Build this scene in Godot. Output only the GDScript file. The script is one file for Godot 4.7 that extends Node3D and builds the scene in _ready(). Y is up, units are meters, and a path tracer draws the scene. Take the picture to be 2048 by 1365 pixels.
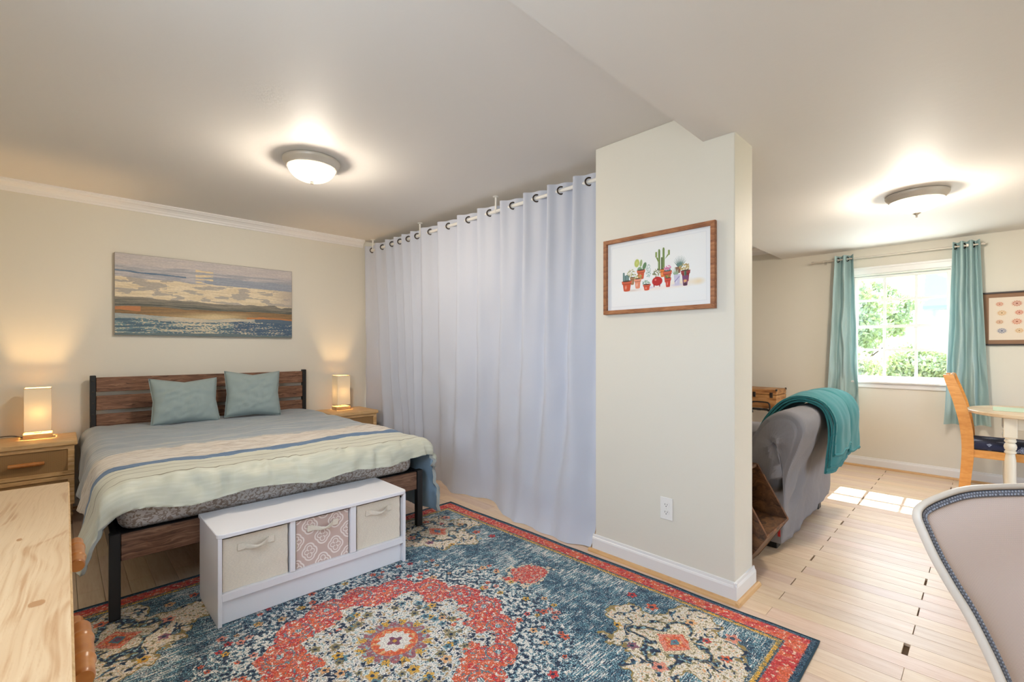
extends Node3D

# ---------------------------------------------------------------- camera, light and exposure
const FOCAL := 927.35      # pixels of the 2048 x 1365 frame
const YAW := 0.772024
const EYE := Vector3(0, 1.2, 0)
const TOP := 2.39          # upper ceiling
const LOW := 2.228         # lower ceiling over the living area
const XR := 5.9            # window wall
const ZB := -4.8           # bed wall
const XL := -0.52          # wall behind the dresser
const ZF := 2.6            # wall behind the camera

var used := {}
var mats := {}
var IDT := Transform3D()

func _ready():
	var cam := Camera3D.new()
	cam.name = "camera"
	cam.projection = Camera3D.PROJECTION_FRUSTUM
	cam.near = 0.05
	cam.far = 200.0
	cam.size = 0.05 * 1365.0 / FOCAL
	cam.frustum_offset = Vector2(0, 0.05 * 16.5 / FOCAL)
	add_child(cam)
	cam.position = EYE
	cam.rotation.y = -YAW
	cam.current = true

	var env := Environment.new()
	env.tonemap_mode = Environment.TONE_MAPPER_LINEAR
	env.tonemap_exposure = 1.2
	env.background_mode = Environment.BG_SKY
	env.background_energy_multiplier = 6.5
	env.ambient_light_source = Environment.AMBIENT_SOURCE_DISABLED
	var sm := ProceduralSkyMaterial.new()
	sm.sky_top_color = Color(0.66, 0.77, 0.9)
	sm.sky_horizon_color = Color(0.86, 0.91, 0.96)
	sm.ground_bottom_color = Color(0.35, 0.36, 0.30)
	sm.ground_horizon_color = Color(0.75, 0.78, 0.78)
	var sky := Sky.new()
	sky.sky_material = sm
	env.sky = sky
	env.sdfgi_enabled = true
	env.ssao_enabled = true
	env.ssil_enabled = true
	var we := WorldEnvironment.new()
	we.name = "environment"
	we.environment = env
	add_child(we)

	var sun := DirectionalLight3D.new()
	sun.name = "sun"
	sun.light_color = Color(1.0, 0.96, 0.88)
	sun.light_energy = 7.0
	sun.light_angular_distance = 0.5
	sun.shadow_enabled = true
	sun.sky_mode = DirectionalLight3D.SKY_MODE_LIGHT_ONLY
	add_child(sun)
	sun.look_at_from_position(Vector3(10, 9.0, 0), Vector3(0, 0, 0.2))

	# soft daylight in the window over the dresser (left wall, out of frame)
	area("window_daylight", Vector3(XL + 0.03, 1.58, -0.75), Vector3(1, -0.05, 0), Vector2(1.25, 0.85), Color(0.86, 0.93, 1.0), 2.35)
	# added fill light, set in an unseen glazed door behind the camera
	area("door_fill", Vector3(3.6, 1.2, ZF - 0.04), Vector3(0, 0, -1), Vector2(1.5, 1.8), Color(0.94, 0.97, 1.0), 0.7)
	# daylight of the window in view
	area("view_window_daylight", Vector3(XR - 0.005, 1.41, -0.61), Vector3(-1, -0.1, 0), Vector2(0.72, 1.05), Color(0.93, 0.97, 1.0), 1.6)

	make_materials()
	make_shell()
	make_floor()
	make_window()
	make_outside()
	make_bed()
	make_rug()
	make_bench()
	make_dresser()
	make_nightstands()
	make_lamps()
	make_ceiling_lights()
	make_divider_curtains()
	make_wall_art()
	make_outlet()
	make_window_curtains()
	make_armchair()
	make_bookshelf()
	make_case()
	make_dining()
	make_office_chair()

func area(called: String, at: Vector3, dir: Vector3, size: Vector2, c: Color, e: float):
	var l := AreaLight3D.new()
	l.name = called
	l.area_size = size
	l.light_color = c
	l.light_energy = e
	l.shadow_enabled = true
	l.area_normalize_energy = true
	add_child(l)
	l.look_at_from_position(at, at + dir, Vector3.UP)
	return l

# ---------------------------------------------------------------- naming
func numbered(n: String) -> String:
	if not used.has(n):
		used[n] = 0
		return n
	used[n] += 1
	return "%s_%03d" % [n, used[n]]

func tag(o: Node, label: String, category := "", group := "", kind := ""):
	if label: o.set_meta("label", label)
	if category: o.set_meta("category", category)
	if group: o.set_meta("group", group)
	if kind: o.set_meta("kind", kind)
	return o

func thing(called: String, label: String, category: String, at := Vector3.ZERO, turn := 0.0, group := "") -> Node3D:
	var o := Node3D.new()
	o.name = numbered(called)
	add_child(o)
	o.position = at
	o.rotation.y = turn
	tag(o, label, category, group)
	return o

func structure(called: String, label: String) -> Node3D:
	var o := Node3D.new()
	o.name = numbered(called)
	add_child(o)
	tag(o, label, "", "", "structure")
	return o

func ST() -> SurfaceTool:
	var s := SurfaceTool.new()
	s.begin(Mesh.PRIMITIVE_TRIANGLES)
	return s

func mk(parent: Node, called: String, s: SurfaceTool, m: Material, at := Vector3.ZERO) -> MeshInstance3D:
	s.generate_normals()
	var o := MeshInstance3D.new()
	o.mesh = s.commit()
	o.material_override = m
	o.name = numbered(called) if parent == self else called
	parent.add_child(o, true)
	o.position = at
	return o

func inst(parent: Node, called: String, mesh: Mesh, m: Material, xf: Transform3D) -> MeshInstance3D:
	var o := MeshInstance3D.new()
	o.mesh = mesh
	o.material_override = m
	o.name = called
	parent.add_child(o, true)
	o.transform = xf
	return o

# ---------------------------------------------------------------- shapes
func tri(s: SurfaceTool, a: Vector3, b: Vector3, c: Vector3, ua := Vector2.ZERO, ub := Vector2.ZERO, uc := Vector2.ZERO):
	# a, b, c run counter-clockwise seen from outside; Godot's front faces run clockwise
	s.set_uv(ua); s.add_vertex(a)
	s.set_uv(uc); s.add_vertex(c)
	s.set_uv(ub); s.add_vertex(b)

func quad(s: SurfaceTool, a: Vector3, b: Vector3, c: Vector3, d: Vector3, ua := Vector2(0, 1), ub := Vector2(1, 1), uc := Vector2(1, 0), ud := Vector2(0, 0)):
	tri(s, a, b, c, ua, ub, uc)
	tri(s, a, c, d, ua, uc, ud)

func box(s: SurfaceTool, c: Vector3, sz: Vector3, b := 0.003, xf := Transform3D()):
	# box with chamfered edges
	s.set_smooth_group(-1)
	var h := sz * 0.5
	b = minf(b, minf(h.x, minf(h.y, h.z)) * 0.9)
	var i := Vector3(h.x - b, h.y - b, h.z - b)
	var P := func(x, y, z): return xf * (c + Vector3(x, y, z))
	for ax in 3:
		for sg in [-1.0, 1.0]:
			var u := (ax + 1) % 3
			var v := (ax + 2) % 3
			var pts := []
			for k in [[-1, -1], [1, -1], [1, 1], [-1, 1]]:
				var p := Vector3()
				p[ax] = sg * h[ax]
				p[u] = k[0] * i[u]
				p[v] = k[1] * i[v]
				pts.append(xf * (c + p))
			if sg > 0: quad(s, pts[0], pts[1], pts[2], pts[3])
			else: quad(s, pts[3], pts[2], pts[1], pts[0])
	if b <= 0.0: return
	for ax in 3:      # edges along ax
		var u := (ax + 1) % 3
		var v := (ax + 2) % 3
		for su in [-1.0, 1.0]:
			for sv in [-1.0, 1.0]:
				var p0 := Vector3(); var p1 := Vector3(); var p2 := Vector3(); var p3 := Vector3()
				p0[ax] = -i[ax]; p0[u] = su * h[u]; p0[v] = sv * i[v]
				p1[ax] = i[ax]; p1[u] = su * h[u]; p1[v] = sv * i[v]
				p2[ax] = i[ax]; p2[u] = su * i[u]; p2[v] = sv * h[v]
				p3[ax] = -i[ax]; p3[u] = su * i[u]; p3[v] = sv * h[v]
				if su * sv < 0: quad(s, xf * (c + p0), xf * (c + p1), xf * (c + p2), xf * (c + p3))
				else: quad(s, xf * (c + p3), xf * (c + p2), xf * (c + p1), xf * (c + p0))
	for sx in [-1.0, 1.0]:
		for sy in [-1.0, 1.0]:
			for sz2 in [-1.0, 1.0]:
				var a := xf * (c + Vector3(sx * h.x, sy * i.y, sz2 * i.z))
				var d := xf * (c + Vector3(sx * i.x, sy * h.y, sz2 * i.z))
				var e := xf * (c + Vector3(sx * i.x, sy * i.y, sz2 * h.z))
				if sx * sy * sz2 > 0: tri(s, a, d, e)
				else: tri(s, a, e, d)

func span(s: SurfaceTool, a: Vector3, b: Vector3, bev := 0.003):
	box(s, (a + b) * 0.5, (b - a).abs(), bev)

func grid(s: SurfaceTool, nu: int, nv: int, f: Callable, flip := false, group := 0):
	# f(u, v) gives a point for u, v in 0..1
	s.set_smooth_group(group)
	var p := PackedVector3Array()
	p.resize((nu + 1) * (nv + 1))
	for j in nv + 1:
		for i in nu + 1:
			p[j * (nu + 1) + i] = f.call(float(i) / nu, float(j) / nv)
	for j in nv:
		for i in nu:
			var k := j * (nu + 1) + i
			var a := p[k]; var b := p[k + 1]; var c := p[k + nu + 2]; var d := p[k + nu + 1]
			var u0 := float(i) / nu; var u1 := float(i + 1) / nu
			var v0 := float(j) / nv; var v1 := float(j + 1) / nv
			if flip: quad(s, d, c, b, a, Vector2(u0, v1), Vector2(u1, v1), Vector2(u1, v0), Vector2(u0, v0))
			else: quad(s, a, b, c, d, Vector2(u0, v0), Vector2(u1, v0), Vector2(u1, v1), Vector2(u0, v1))

func tube(s: SurfaceTool, pts: Array, r, n := 10, closed := false, xf := Transform3D()):
	s.set_smooth_group(0)
	var m := pts.size()
	var rings := []
	var nrm := Vector3.ZERO
	for i in m:
		var t: Vector3
		if closed: t = (pts[(i + 1) % m] - pts[(i - 1 + m) % m]).normalized()
		else: t = (pts[mini(i + 1, m - 1)] - pts[maxi(i - 1, 0)]).normalized()
		if nrm == Vector3.ZERO:
			nrm = t.cross(Vector3.UP if absf(t.y) < 0.9 else Vector3.RIGHT).normalized()
		nrm = (nrm - t * nrm.dot(t)).normalized()
		var bi := t.cross(nrm)
		var rad: float = r[i] if r is Array else r
		var ring := []
		for k in n:
			var a := TAU * k / n
			ring.append(xf * (pts[i] + (nrm * cos(a) + bi * sin(a)) * rad))
		rings.append(ring)
	for i in (m if closed else m - 1):
		var A: Array = rings[i]
		var B: Array = rings[(i + 1) % m]
		for k in n:
			var k2 := (k + 1) % n
			quad(s, A[k], A[k2], B[k2], B[k])
	if not closed:
		s.set_smooth_group(-1)
		for k in range(1, n - 1):
			tri(s, rings[0][0], rings[0][k + 1], rings[0][k])
			tri(s, rings[m - 1][0], rings[m - 1][k], rings[m - 1][k + 1])

func lathe(s: SurfaceTool, prof: Array, n := 32, xf := Transform3D(), sharp := 0.6):
	# prof: Vector2(radius, height) from bottom to top
	var g := 1
	for i in prof.size() - 1:
		if i > 0:
			var d0: Vector2 = prof[i] - prof[i - 1]
			var d1: Vector2 = prof[i + 1] - prof[i]
			if absf(d0.angle_to(d1)) > sharp: g += 1
		s.set_smooth_group(g)
		for k in n:
			var a0 := TAU * k / n
			var a1 := TAU * (k + 1) / n
			var p: Vector2 = prof[i]
			var q: Vector2 = prof[i + 1]
			var A := xf * Vector3(p.x * cos(a0), p.y, p.x * sin(a0))
			var B := xf * Vector3(p.x * cos(a1), p.y, p.x * sin(a1))
			var C := xf * Vector3(q.x * cos(a1), q.y, q.x * sin(a1))
			var D := xf * Vector3(q.x * cos(a0), q.y, q.x * sin(a0))
			if p.x < 1e-5: tri(s, A, D, C)
			elif q.x < 1e-5: tri(s, A, D, B)
			else: quad(s, B, A, D, C)

func prism(s: SurfaceTool, poly: PackedVector2Array, z0: float, z1: float, xf := Transform3D(), bev := 0.0, smooth := false):
	# polygon in the x-y plane swept from z0 to z1
	if Geometry2D.is_polygon_clockwise(poly): poly.reverse()
	var ins := poly
	if bev > 0.0:
		var o := Geometry2D.offset_polygon(poly, -bev)
		if o.size() == 1 and o[0].size() == poly.size():
			ins = o[0]
			# align starts
			var best := 0
			for k in ins.size():
				if ins[k].distance_squared_to(poly[0]) < ins[best].distance_squared_to(poly[0]): best = k
			var al := PackedVector2Array()
			for k in ins.size(): al.append(ins[(best + k) % ins.size()])
			ins = al
		else: bev = 0.0
	var n := poly.size()
	s.set_smooth_group(-1)
	var idx := Geometry2D.triangulate_polygon(ins)
	for k in range(0, idx.size(), 3):
		var a := ins[idx[k]]; var b := ins[idx[k + 1]]; var c := ins[idx[k + 2]]
		if (b - a).cross(c - a) < 0:
			var t := b; b = c; c = t
		tri(s, xf * Vector3(a.x, a.y, z1), xf * Vector3(b.x, b.y, z1), xf * Vector3(c.x, c.y, z1))
		tri(s, xf * Vector3(a.x, a.y, z0), xf * Vector3(c.x, c.y, z0), xf * Vector3(b.x, b.y, z0))
	s.set_smooth_group(7 if smooth else -1)
	for k in n:
		var a := poly[k]; var b := poly[(k + 1) % n]
		quad(s, xf * Vector3(a.x, a.y, z0 + bev), xf * Vector3(b.x, b.y, z0 + bev), xf * Vector3(b.x, b.y, z1 - bev), xf * Vector3(a.x, a.y, z1 - bev))
	if bev > 0.0:
		s.set_smooth_group(-1)
		for k in n:
			var a := poly[k]; var b := poly[(k + 1) % n]; var c := ins[(k + 1) % n]; var d := ins[k]
			quad(s, xf * Vector3(a.x, a.y, z1 - bev), xf * Vector3(b.x, b.y, z1 - bev), xf * Vector3(c.x, c.y, z1), xf * Vector3(d.x, d.y, z1))
			quad(s, xf * Vector3(d.x, d.y, z0), xf * Vector3(c.x, c.y, z0), xf * Vector3(b.x, b.y, z0 + bev), xf * Vector3(a.x, a.y, z0 + bev))

func loft(s: SurfaceTool, rings: Array, cap := true):
	# rings of equal size joined one after another; a ring runs counter-clockwise seen from the first towards the last ring's outside end
	s.set_smooth_group(0)
	for i in rings.size() - 1:
		var A: Array = rings[i]
		var B: Array = rings[i + 1]
		var n := A.size()
		for k in n:
			var k2 := (k + 1) % n
			quad(s, A[k], A[k2], B[k2], B[k], Vector2(float(k) / n, float(i)), Vector2(float(k + 1) / n, float(i)), Vector2(float(k + 1) / n, i + 1.0), Vector2(float(k) / n, i + 1.0))
	if cap:
		for e in [0, rings.size() - 1]:
			var R: Array = rings[e]
			var c := Vector3.ZERO
			for p in R: c += p
			c /= R.size()
			for k in R.size():
				var k2 := (k + 1) % R.size()
				if e == 0: tri(s, c, R[k2], R[k])
				else: tri(s, c, R[k], R[k2])

func spline(pts: Array, per: int, closed := false) -> Array:
	# Catmull-Rom through the points (Vector2 or Vector3)
	var out := []
	var n := pts.size()
	for i in (n if closed else n - 1):
		var p0 = pts[(i - 1 + n) % n] if closed or i > 0 else pts[0]
		var p1 = pts[i]
		var p2 = pts[(i + 1) % n]
		var p3 = pts[(i + 2) % n] if closed or i + 2 < n else pts[n - 1]
		for k in per:
			var t := float(k) / per
			out.append(0.5 * (2.0 * p1 + (p2 - p0) * t + (2.0 * p0 - 5.0 * p1 + 4.0 * p2 - p3) * t * t + (3.0 * p1 - p0 - 3.0 * p2 + p3) * t * t * t))
	if not closed: out.append(pts[n - 1])
	return out

func turned(e: Vector3, at := Vector3.ZERO) -> Transform3D:
	return Transform3D(Basis.from_euler(e), at)

# ---------------------------------------------------------------- textures
func noise(sd: int, f: float, oct := 3) -> FastNoiseLite:
	var n := FastNoiseLite.new()
	n.seed = sd
	n.frequency = f
	n.noise_type = FastNoiseLite.TYPE_SIMPLEX_SMOOTH
	n.fractal_octaves = oct
	return n

func C8(r: float, g: float, b: float) -> Color:
	return Color(r / 255.0, g / 255.0, b / 255.0)

func texture(w: int, h: int, f: Callable) -> ImageTexture:
	var d := PackedByteArray()
	d.resize(w * h * 3)
	var k := 0
	for y in h:
		for x in w:
			var c: Color = f.call(x, y)
			d[k] = int(clampf(c.r, 0, 1) * 255.0)
			d[k + 1] = int(clampf(c.g, 0, 1) * 255.0)
			d[k + 2] = int(clampf(c.b, 0, 1) * 255.0)
			k += 3
	return ImageTexture.create_from_image(Image.create_from_data(w, h, false, Image.FORMAT_RGB8, d))

func bumps(sd: int, f: float, size := 256, strength := 2.0, oct := 3) -> ImageTexture:
	var n := noise(sd, f, oct)
	var im := n.get_seamless_image(size, size)
	im.convert(Image.FORMAT_RGBA8)
	im.bump_map_to_normal_map(strength)
	return ImageTexture.create_from_image(im)

func ramp(t: float, cols: Array) -> Color:
	t = clampf(t, 0.0, 0.9999) * (cols.size() - 1)
	var i := int(t)
	return (cols[i] as Color).lerp(cols[i + 1], t - i)

# wood: grain runs along u, tiles seamlessly in both directions
func wood(sd: int, cols: Array, fine := 0.09, warp := 0.5, w := 512, h := 512, line := 0.35) -> ImageTexture:
	var a := noise(sd, 0.012, 3).get_seamless_image(w, h)
	var g := noise(sd + 1, fine, 4).get_seamless_image(64, h)
	g.resize(w, h, Image.INTERPOLATE_CUBIC)
	var g2 := noise(sd + 2, fine * 0.3, 2).get_seamless_image(32, h)
	g2.resize(w, h, Image.INTERPOLATE_CUBIC)
	a.convert(Image.FORMAT_L8); g.convert(Image.FORMAT_L8); g2.convert(Image.FORMAT_L8)
	var A := a.get_data(); var G := g.get_data(); var G2 := g2.get_data()
	return texture(w, h, func(x: int, y: int):
		var v: float = A[y * w + x] / 255.0
		var yy := int(y + (v - 0.5) * warp * 90.0 + h) % h
		var t: float = (G[yy * w + x] / 255.0) * line + (G2[yy * w + x] / 255.0) * (0.75 - line) + v * 0.25
		return ramp((t - 0.22) * 1.8, cols))

func mat(key: String, c: Color, rough := 0.6, metal := 0.0) -> StandardMaterial3D:
	if mats.has(key): return mats[key]
	var m := StandardMaterial3D.new()
	m.resource_name = key
	m.albedo_color = c
	m.roughness = rough
	m.metallic = metal
	mats[key] = m
	return m

func tmat(key: String, t: Texture2D, rough := 0.6, tri_scale := Vector3.ZERO, tint := Color.WHITE) -> StandardMaterial3D:
	var m := mat(key, tint, rough)
	m.albedo_texture = t
	m.texture_filter = BaseMaterial3D.TEXTURE_FILTER_LINEAR_WITH_MIPMAPS_ANISOTROPIC
	if tri_scale != Vector3.ZERO:
		m.uv1_triplanar = true
		m.uv1_scale = tri_scale
		m.uv1_triplanar_sharpness = 8.0
	return m

func relief(m: StandardMaterial3D, t: Texture2D, k := 0.5):
	m.normal_enabled = true
	m.normal_texture = t
	m.normal_scale = k
	return m

# ---------------------------------------------------------------- materials shared by several things
func make_materials():
	var plaster := bumps(3, 0.03, 256, 1.5, 4)
	for d in [["wall_paint", C8(226, 221, 208)], ["ceiling_paint", C8(224, 220, 215)]]:
		var m := mat(d[0], d[1], 0.62)
		m.uv1_triplanar = true
		m.uv1_scale = Vector3(2.2, 2.2, 2.2)
		relief(m, plaster, 0.12)
	mat("white_trim", C8(236, 234, 232), 0.35)
	mat("white_laminate", C8(238, 236, 238), 0.3)
	mat("black_metal", C8(26, 25, 25), 0.45)
	mat("dark_bronze", C8(70, 60, 52), 0.35, 0.8)
	mat("nickel", C8(208, 200, 188), 0.42, 0.3)
	mat("white_metal", C8(235, 232, 226), 0.35)
	mat("dark_subfloor", C8(96, 72, 48), 0.9)  # brown of the subfloor that shows in the plank joints
	tmat("bamboo_plank", wood(11, [C8(218, 188, 160), C8(225, 198, 172), C8(229, 204, 179), C8(233, 210, 187)], 0.05, 0.15, 512, 256, 0.45), 0.4, Vector3(3.0, 3.0, 1.0))
	tmat("shoe_moulding", mats["bamboo_plank"].albedo_texture, 0.4, Vector3(2, 2, 2), C8(240, 214, 170))
	tmat("barn_wood", wood(21, [C8(74, 48, 34), C8(112, 76, 56), C8(136, 98, 74), C8(160, 122, 96)], 0.11, 0.5), 0.6, Vector3(0.9, 3.6, 3.6))
	tmat("light_oak", wood(31, [C8(190, 148, 98), C8(210, 168, 114), C8(222, 184, 132), C8(230, 198, 150)], 0.08, 0.4), 0.5, Vector3(1.2, 4, 4))
	tmat("walnut_wood", wood(41, [C8(52, 32, 18), C8(86, 56, 34), C8(112, 76, 46), C8(136, 96, 60)], 0.07, 0.9), 0.5, Vector3(2.0, 2.0, 2.0))
	tmat("honey_wood", wood(51, [C8(206, 142, 70), C8(214, 150, 78), C8(220, 158, 86), C8(226, 166, 96)], 0.05, 0.15), 0.35, Vector3(3, 3, 3))
	tmat("bamboo_handle", wood(55, [C8(176, 108, 52), C8(198, 128, 66), C8(212, 146, 82)], 0.05, 0.2, 256, 128), 0.3, Vector3(5, 5, 5))
	# rattan: a square weave of strands
	tmat("rattan", texture(128, 128, func(x: int, y: int):
		var over := (int(x / 8) + int(y / 8)) % 2 == 0
		var t := absf(fmod(float(y if over else x), 8.0) - 3.5) / 3.5
		var c := C8(192, 154, 104).lerp(C8(140, 104, 64), t * t)
		return c.darkened(0.12) if over else c), 0.8, Vector3(14, 14, 14))

# ---------------------------------------------------------------- room shell
func make_shell():
	var wp: Material = mats["wall_paint"]
	var s := ST()
	span(s, Vector3(XL - 0.1, 0, ZB - 0.1), Vector3(XR + 0.15, TOP + 0.1, ZB), 0)
	tag(mk(self, "wall_back", s, wp), "cream wall behind the bed and the two nightstands", "", "", "structure")
	s = ST()
	var wz0 := -1.4; var wz1 := -0.1
	span(s, Vector3(XL - 0.1, 0, ZB), Vector3(XL, TOP + 0.1, wz0), 0)
	span(s, Vector3(XL - 0.1, 0, wz1), Vector3(XL, TOP + 0.1, ZF), 0)
	span(s, Vector3(XL - 0.1, 0, wz0), Vector3(XL, 1.13, wz1), 0)
	span(s, Vector3(XL - 0.1, 2.05, wz0), Vector3(XL, TOP + 0.1, wz1), 0)
	tag(mk(self, "wall_left", s, wp), "cream wall that the wooden dresser stands against", "", "", "structure")
	s = ST()
	span(s, Vector3(XL - 0.1, 0, ZF), Vector3(2.8, TOP + 0.1, ZF + 0.1), 0)
	span(s, Vector3(4.4, 0, ZF), Vector3(XR + 0.15, TOP + 0.1, ZF + 0.1), 0)
	span(s, Vector3(2.8, 2.1, ZF), Vector3(4.4, TOP + 0.1, ZF + 0.1), 0)
	tag(mk(self, "wall_front", s, wp), "cream wall behind the viewer with an opening for the added glazed door", "", "", "structure")
	s = ST()
	span(s, Vector3(XR, 0, ZB), Vector3(XR + 0.15, TOP + 0.1, -0.99), 0)
	span(s, Vector3(XR, 0, -0.23), Vector3(XR + 0.15, TOP + 0.1, ZF), 0)
	span(s, Vector3(XR, 0, -0.99), Vector3(XR + 0.15, 0.86, -0.23), 0)
	span(s, Vector3(XR, 1.965, -0.99), Vector3(XR + 0.15, TOP + 0.1, -0.23), 0)
	tag(mk(self, "wall_right", s, wp), "cream window wall beyond the grey armchair", "", "", "structure")
	s = ST()
	span(s, Vector3(2.28, 0, -1.63), Vector3(2.515, TOP, -0.835), 0.004)
	tag(mk(self, "wall_divider", s, wp), "cream wall stub carrying the framed cactus print", "", "", "structure")
	# ceilings
	var c := structure("ceiling", "smooth off-white ceiling with a lower part over the living area")
	s = ST()
	span(s, Vector3(XL - 0.1, TOP, ZB - 0.1), Vector3(XR + 0.15, TOP + 0.1, -0.985), 0)
	mk(c, "upper_ceiling", s, mats["ceiling_paint"])
	s = ST()
	span(s, Vector3(XL - 0.1, LOW, -0.985), Vector3(XR + 0.15, TOP + 0.1, ZF + 0.1), 0)
	mk(c, "lower_ceiling", s, mats["ceiling_paint"])
	s = ST()
	span(s, Vector3(2.515, LOW, -1.64), Vector3(XR, TOP, -0.985), 0)
	mk(c, "lower_ceiling", s, mats["ceiling_paint"])
	# crown moulding
	var prof := PackedVector2Array([Vector2(0, 0), Vector2(0.012, 0), Vector2(0.014, 0.014), Vector2(0.02, 0.018), Vector2(0.024, 0.032), Vector2(0.036, 0.046), Vector2(0.05, 0.054), Vector2(0.054, 0.064), Vector2(0.062, 0.066), Vector2(0.062, 0.078), Vector2(0, 0.078)])
	s = ST()
	prism(s, prof, 0, 2.9, Transform3D(Basis(Vector3(0, 0, 1), Vector3.UP, Vector3(-1, 0, 0)), Vector3(2.38, TOP - 0.078, ZB)))
	tag(mk(self, "trim_1", s, mats["white_trim"]), "white crown moulding along the top of the bed wall", "", "", "structure")
	s = ST()
	prism(s, prof, 0, 3.16, Transform3D(Basis(Vector3(-1, 0, 0), Vector3.UP, Vector3(0, 0, -1)), Vector3(XR, TOP - 0.078, -1.64)))
	tag(mk(self, "trim_2", s, mats["white_trim"]), "white crown moulding high on the window wall beside the wall stub", "", "", "structure")
	# baseboards with shoe moulding
	baseboard("baseboard_divider", "white baseboard with wooden shoe moulding round the wall stub", [[Vector3(2.28, 0, -1.63), Vector3(2.28, 0, -0.835), Vector3(-1, 0, 0)], [Vector3(2.28, 0, -0.835), Vector3(2.515, 0, -0.835), Vector3(0, 0, 1)]])
	baseboard("baseboard_right", "white baseboard under the window with the teal curtains", [[Vector3(XR, 0, ZB), Vector3(XR, 0, ZF), Vector3(-1, 0, 0)]])
	baseboard("baseboard_back", "white baseboard along the bed wall behind the nightstands", [[Vector3(XL, 0, ZB), Vector3(2.4, 0, ZB), Vector3(0, 0, 1)]])
	# out of frame: the dresser window, and a door added for the fill light
	for w in [["window_2", "white window over the wooden dresser, beside the viewer", Vector3(XL - 0.05, 1.59, -0.75), Vector3(0.06, 0.92, 1.3)], ["added_door_1", "added unseen glazed white door in the wall behind the viewer", Vector3(3.6, 1.05, ZF + 0.05), Vector3(1.6, 2.1, 0.06)]]:
		var wn := structure(w[0], w[1])
		var a: Vector3 = w[2]; var d: Vector3 = w[3]
		s = ST()
		var alongz := d.x < d.z
		var half := (d.z if alongz else d.x) * 0.5
		for k in [-1.0, 1.0]:
			var o := Vector3(0, 0, k * (half - 0.03)) if alongz else Vector3(k * (half - 0.03), 0, 0)
			box(s, a + o, Vector3(0.06, d.y, 0.06), 0.004)
			box(s, a + Vector3(0, k * (d.y * 0.5 - 0.03), 0), Vector3(0.06, 0.06, d.z) if alongz else Vector3(d.x, 0.06, 0.06), 0.004)
		box(s, a, Vector3(0.04, d.y, 0.04), 0.004)
		mk(wn, "frame", s, mats["white_trim"])

func baseboard(called: String, label: String, runs: Array):
	var n := structure(called, label)
	var bp := PackedVector2Array([Vector2(0, 0), Vector2(0.014, 0), Vector2(0.014, 0.075), Vector2(0.011, 0.083), Vector2(0.008, 0.086), Vector2(0.006, 0.098), Vector2(0, 0.1)])
	var qp := PackedVector2Array([Vector2(0.0, 0), Vector2(0.019, 0), Vector2(0.018, 0.008), Vector2(0.013, 0.015), Vector2(0.006, 0.019), Vector2(0, 0.019)])
	for r in runs:
		var a: Vector3 = r[0]; var b: Vector3 = r[1]; var out: Vector3 = r[2]
		var dir := (b - a).normalized()
		var len := a.distance_to(b)
		var e := 0.014 if called == "baseboard_divider" else 0.0
		var e2 := 0.033 if called == "baseboard_divider" else 0.0
		var zz := out.cross(Vector3.UP)
		var sgn := 1.0 if zz.dot(dir) > 0 else -1.0
		var st := a if sgn > 0 else b
		var s := ST()
		prism(s, bp.duplicate(), -e + 0.0006, len + e - 0.0006, Transform3D(Basis(out, Vector3.UP, zz), st))
		mk(n, "board", s, mats["white_trim"])
		s = ST()
		prism(s, qp.duplicate(), -e2 + 0.0006, len + e2 - 0.0006, Transform3D(Basis(out, Vector3.UP, zz), st + out * 0.014))
		mk(n, "shoe_moulding", s, mats["shoe_moulding"])

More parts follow.
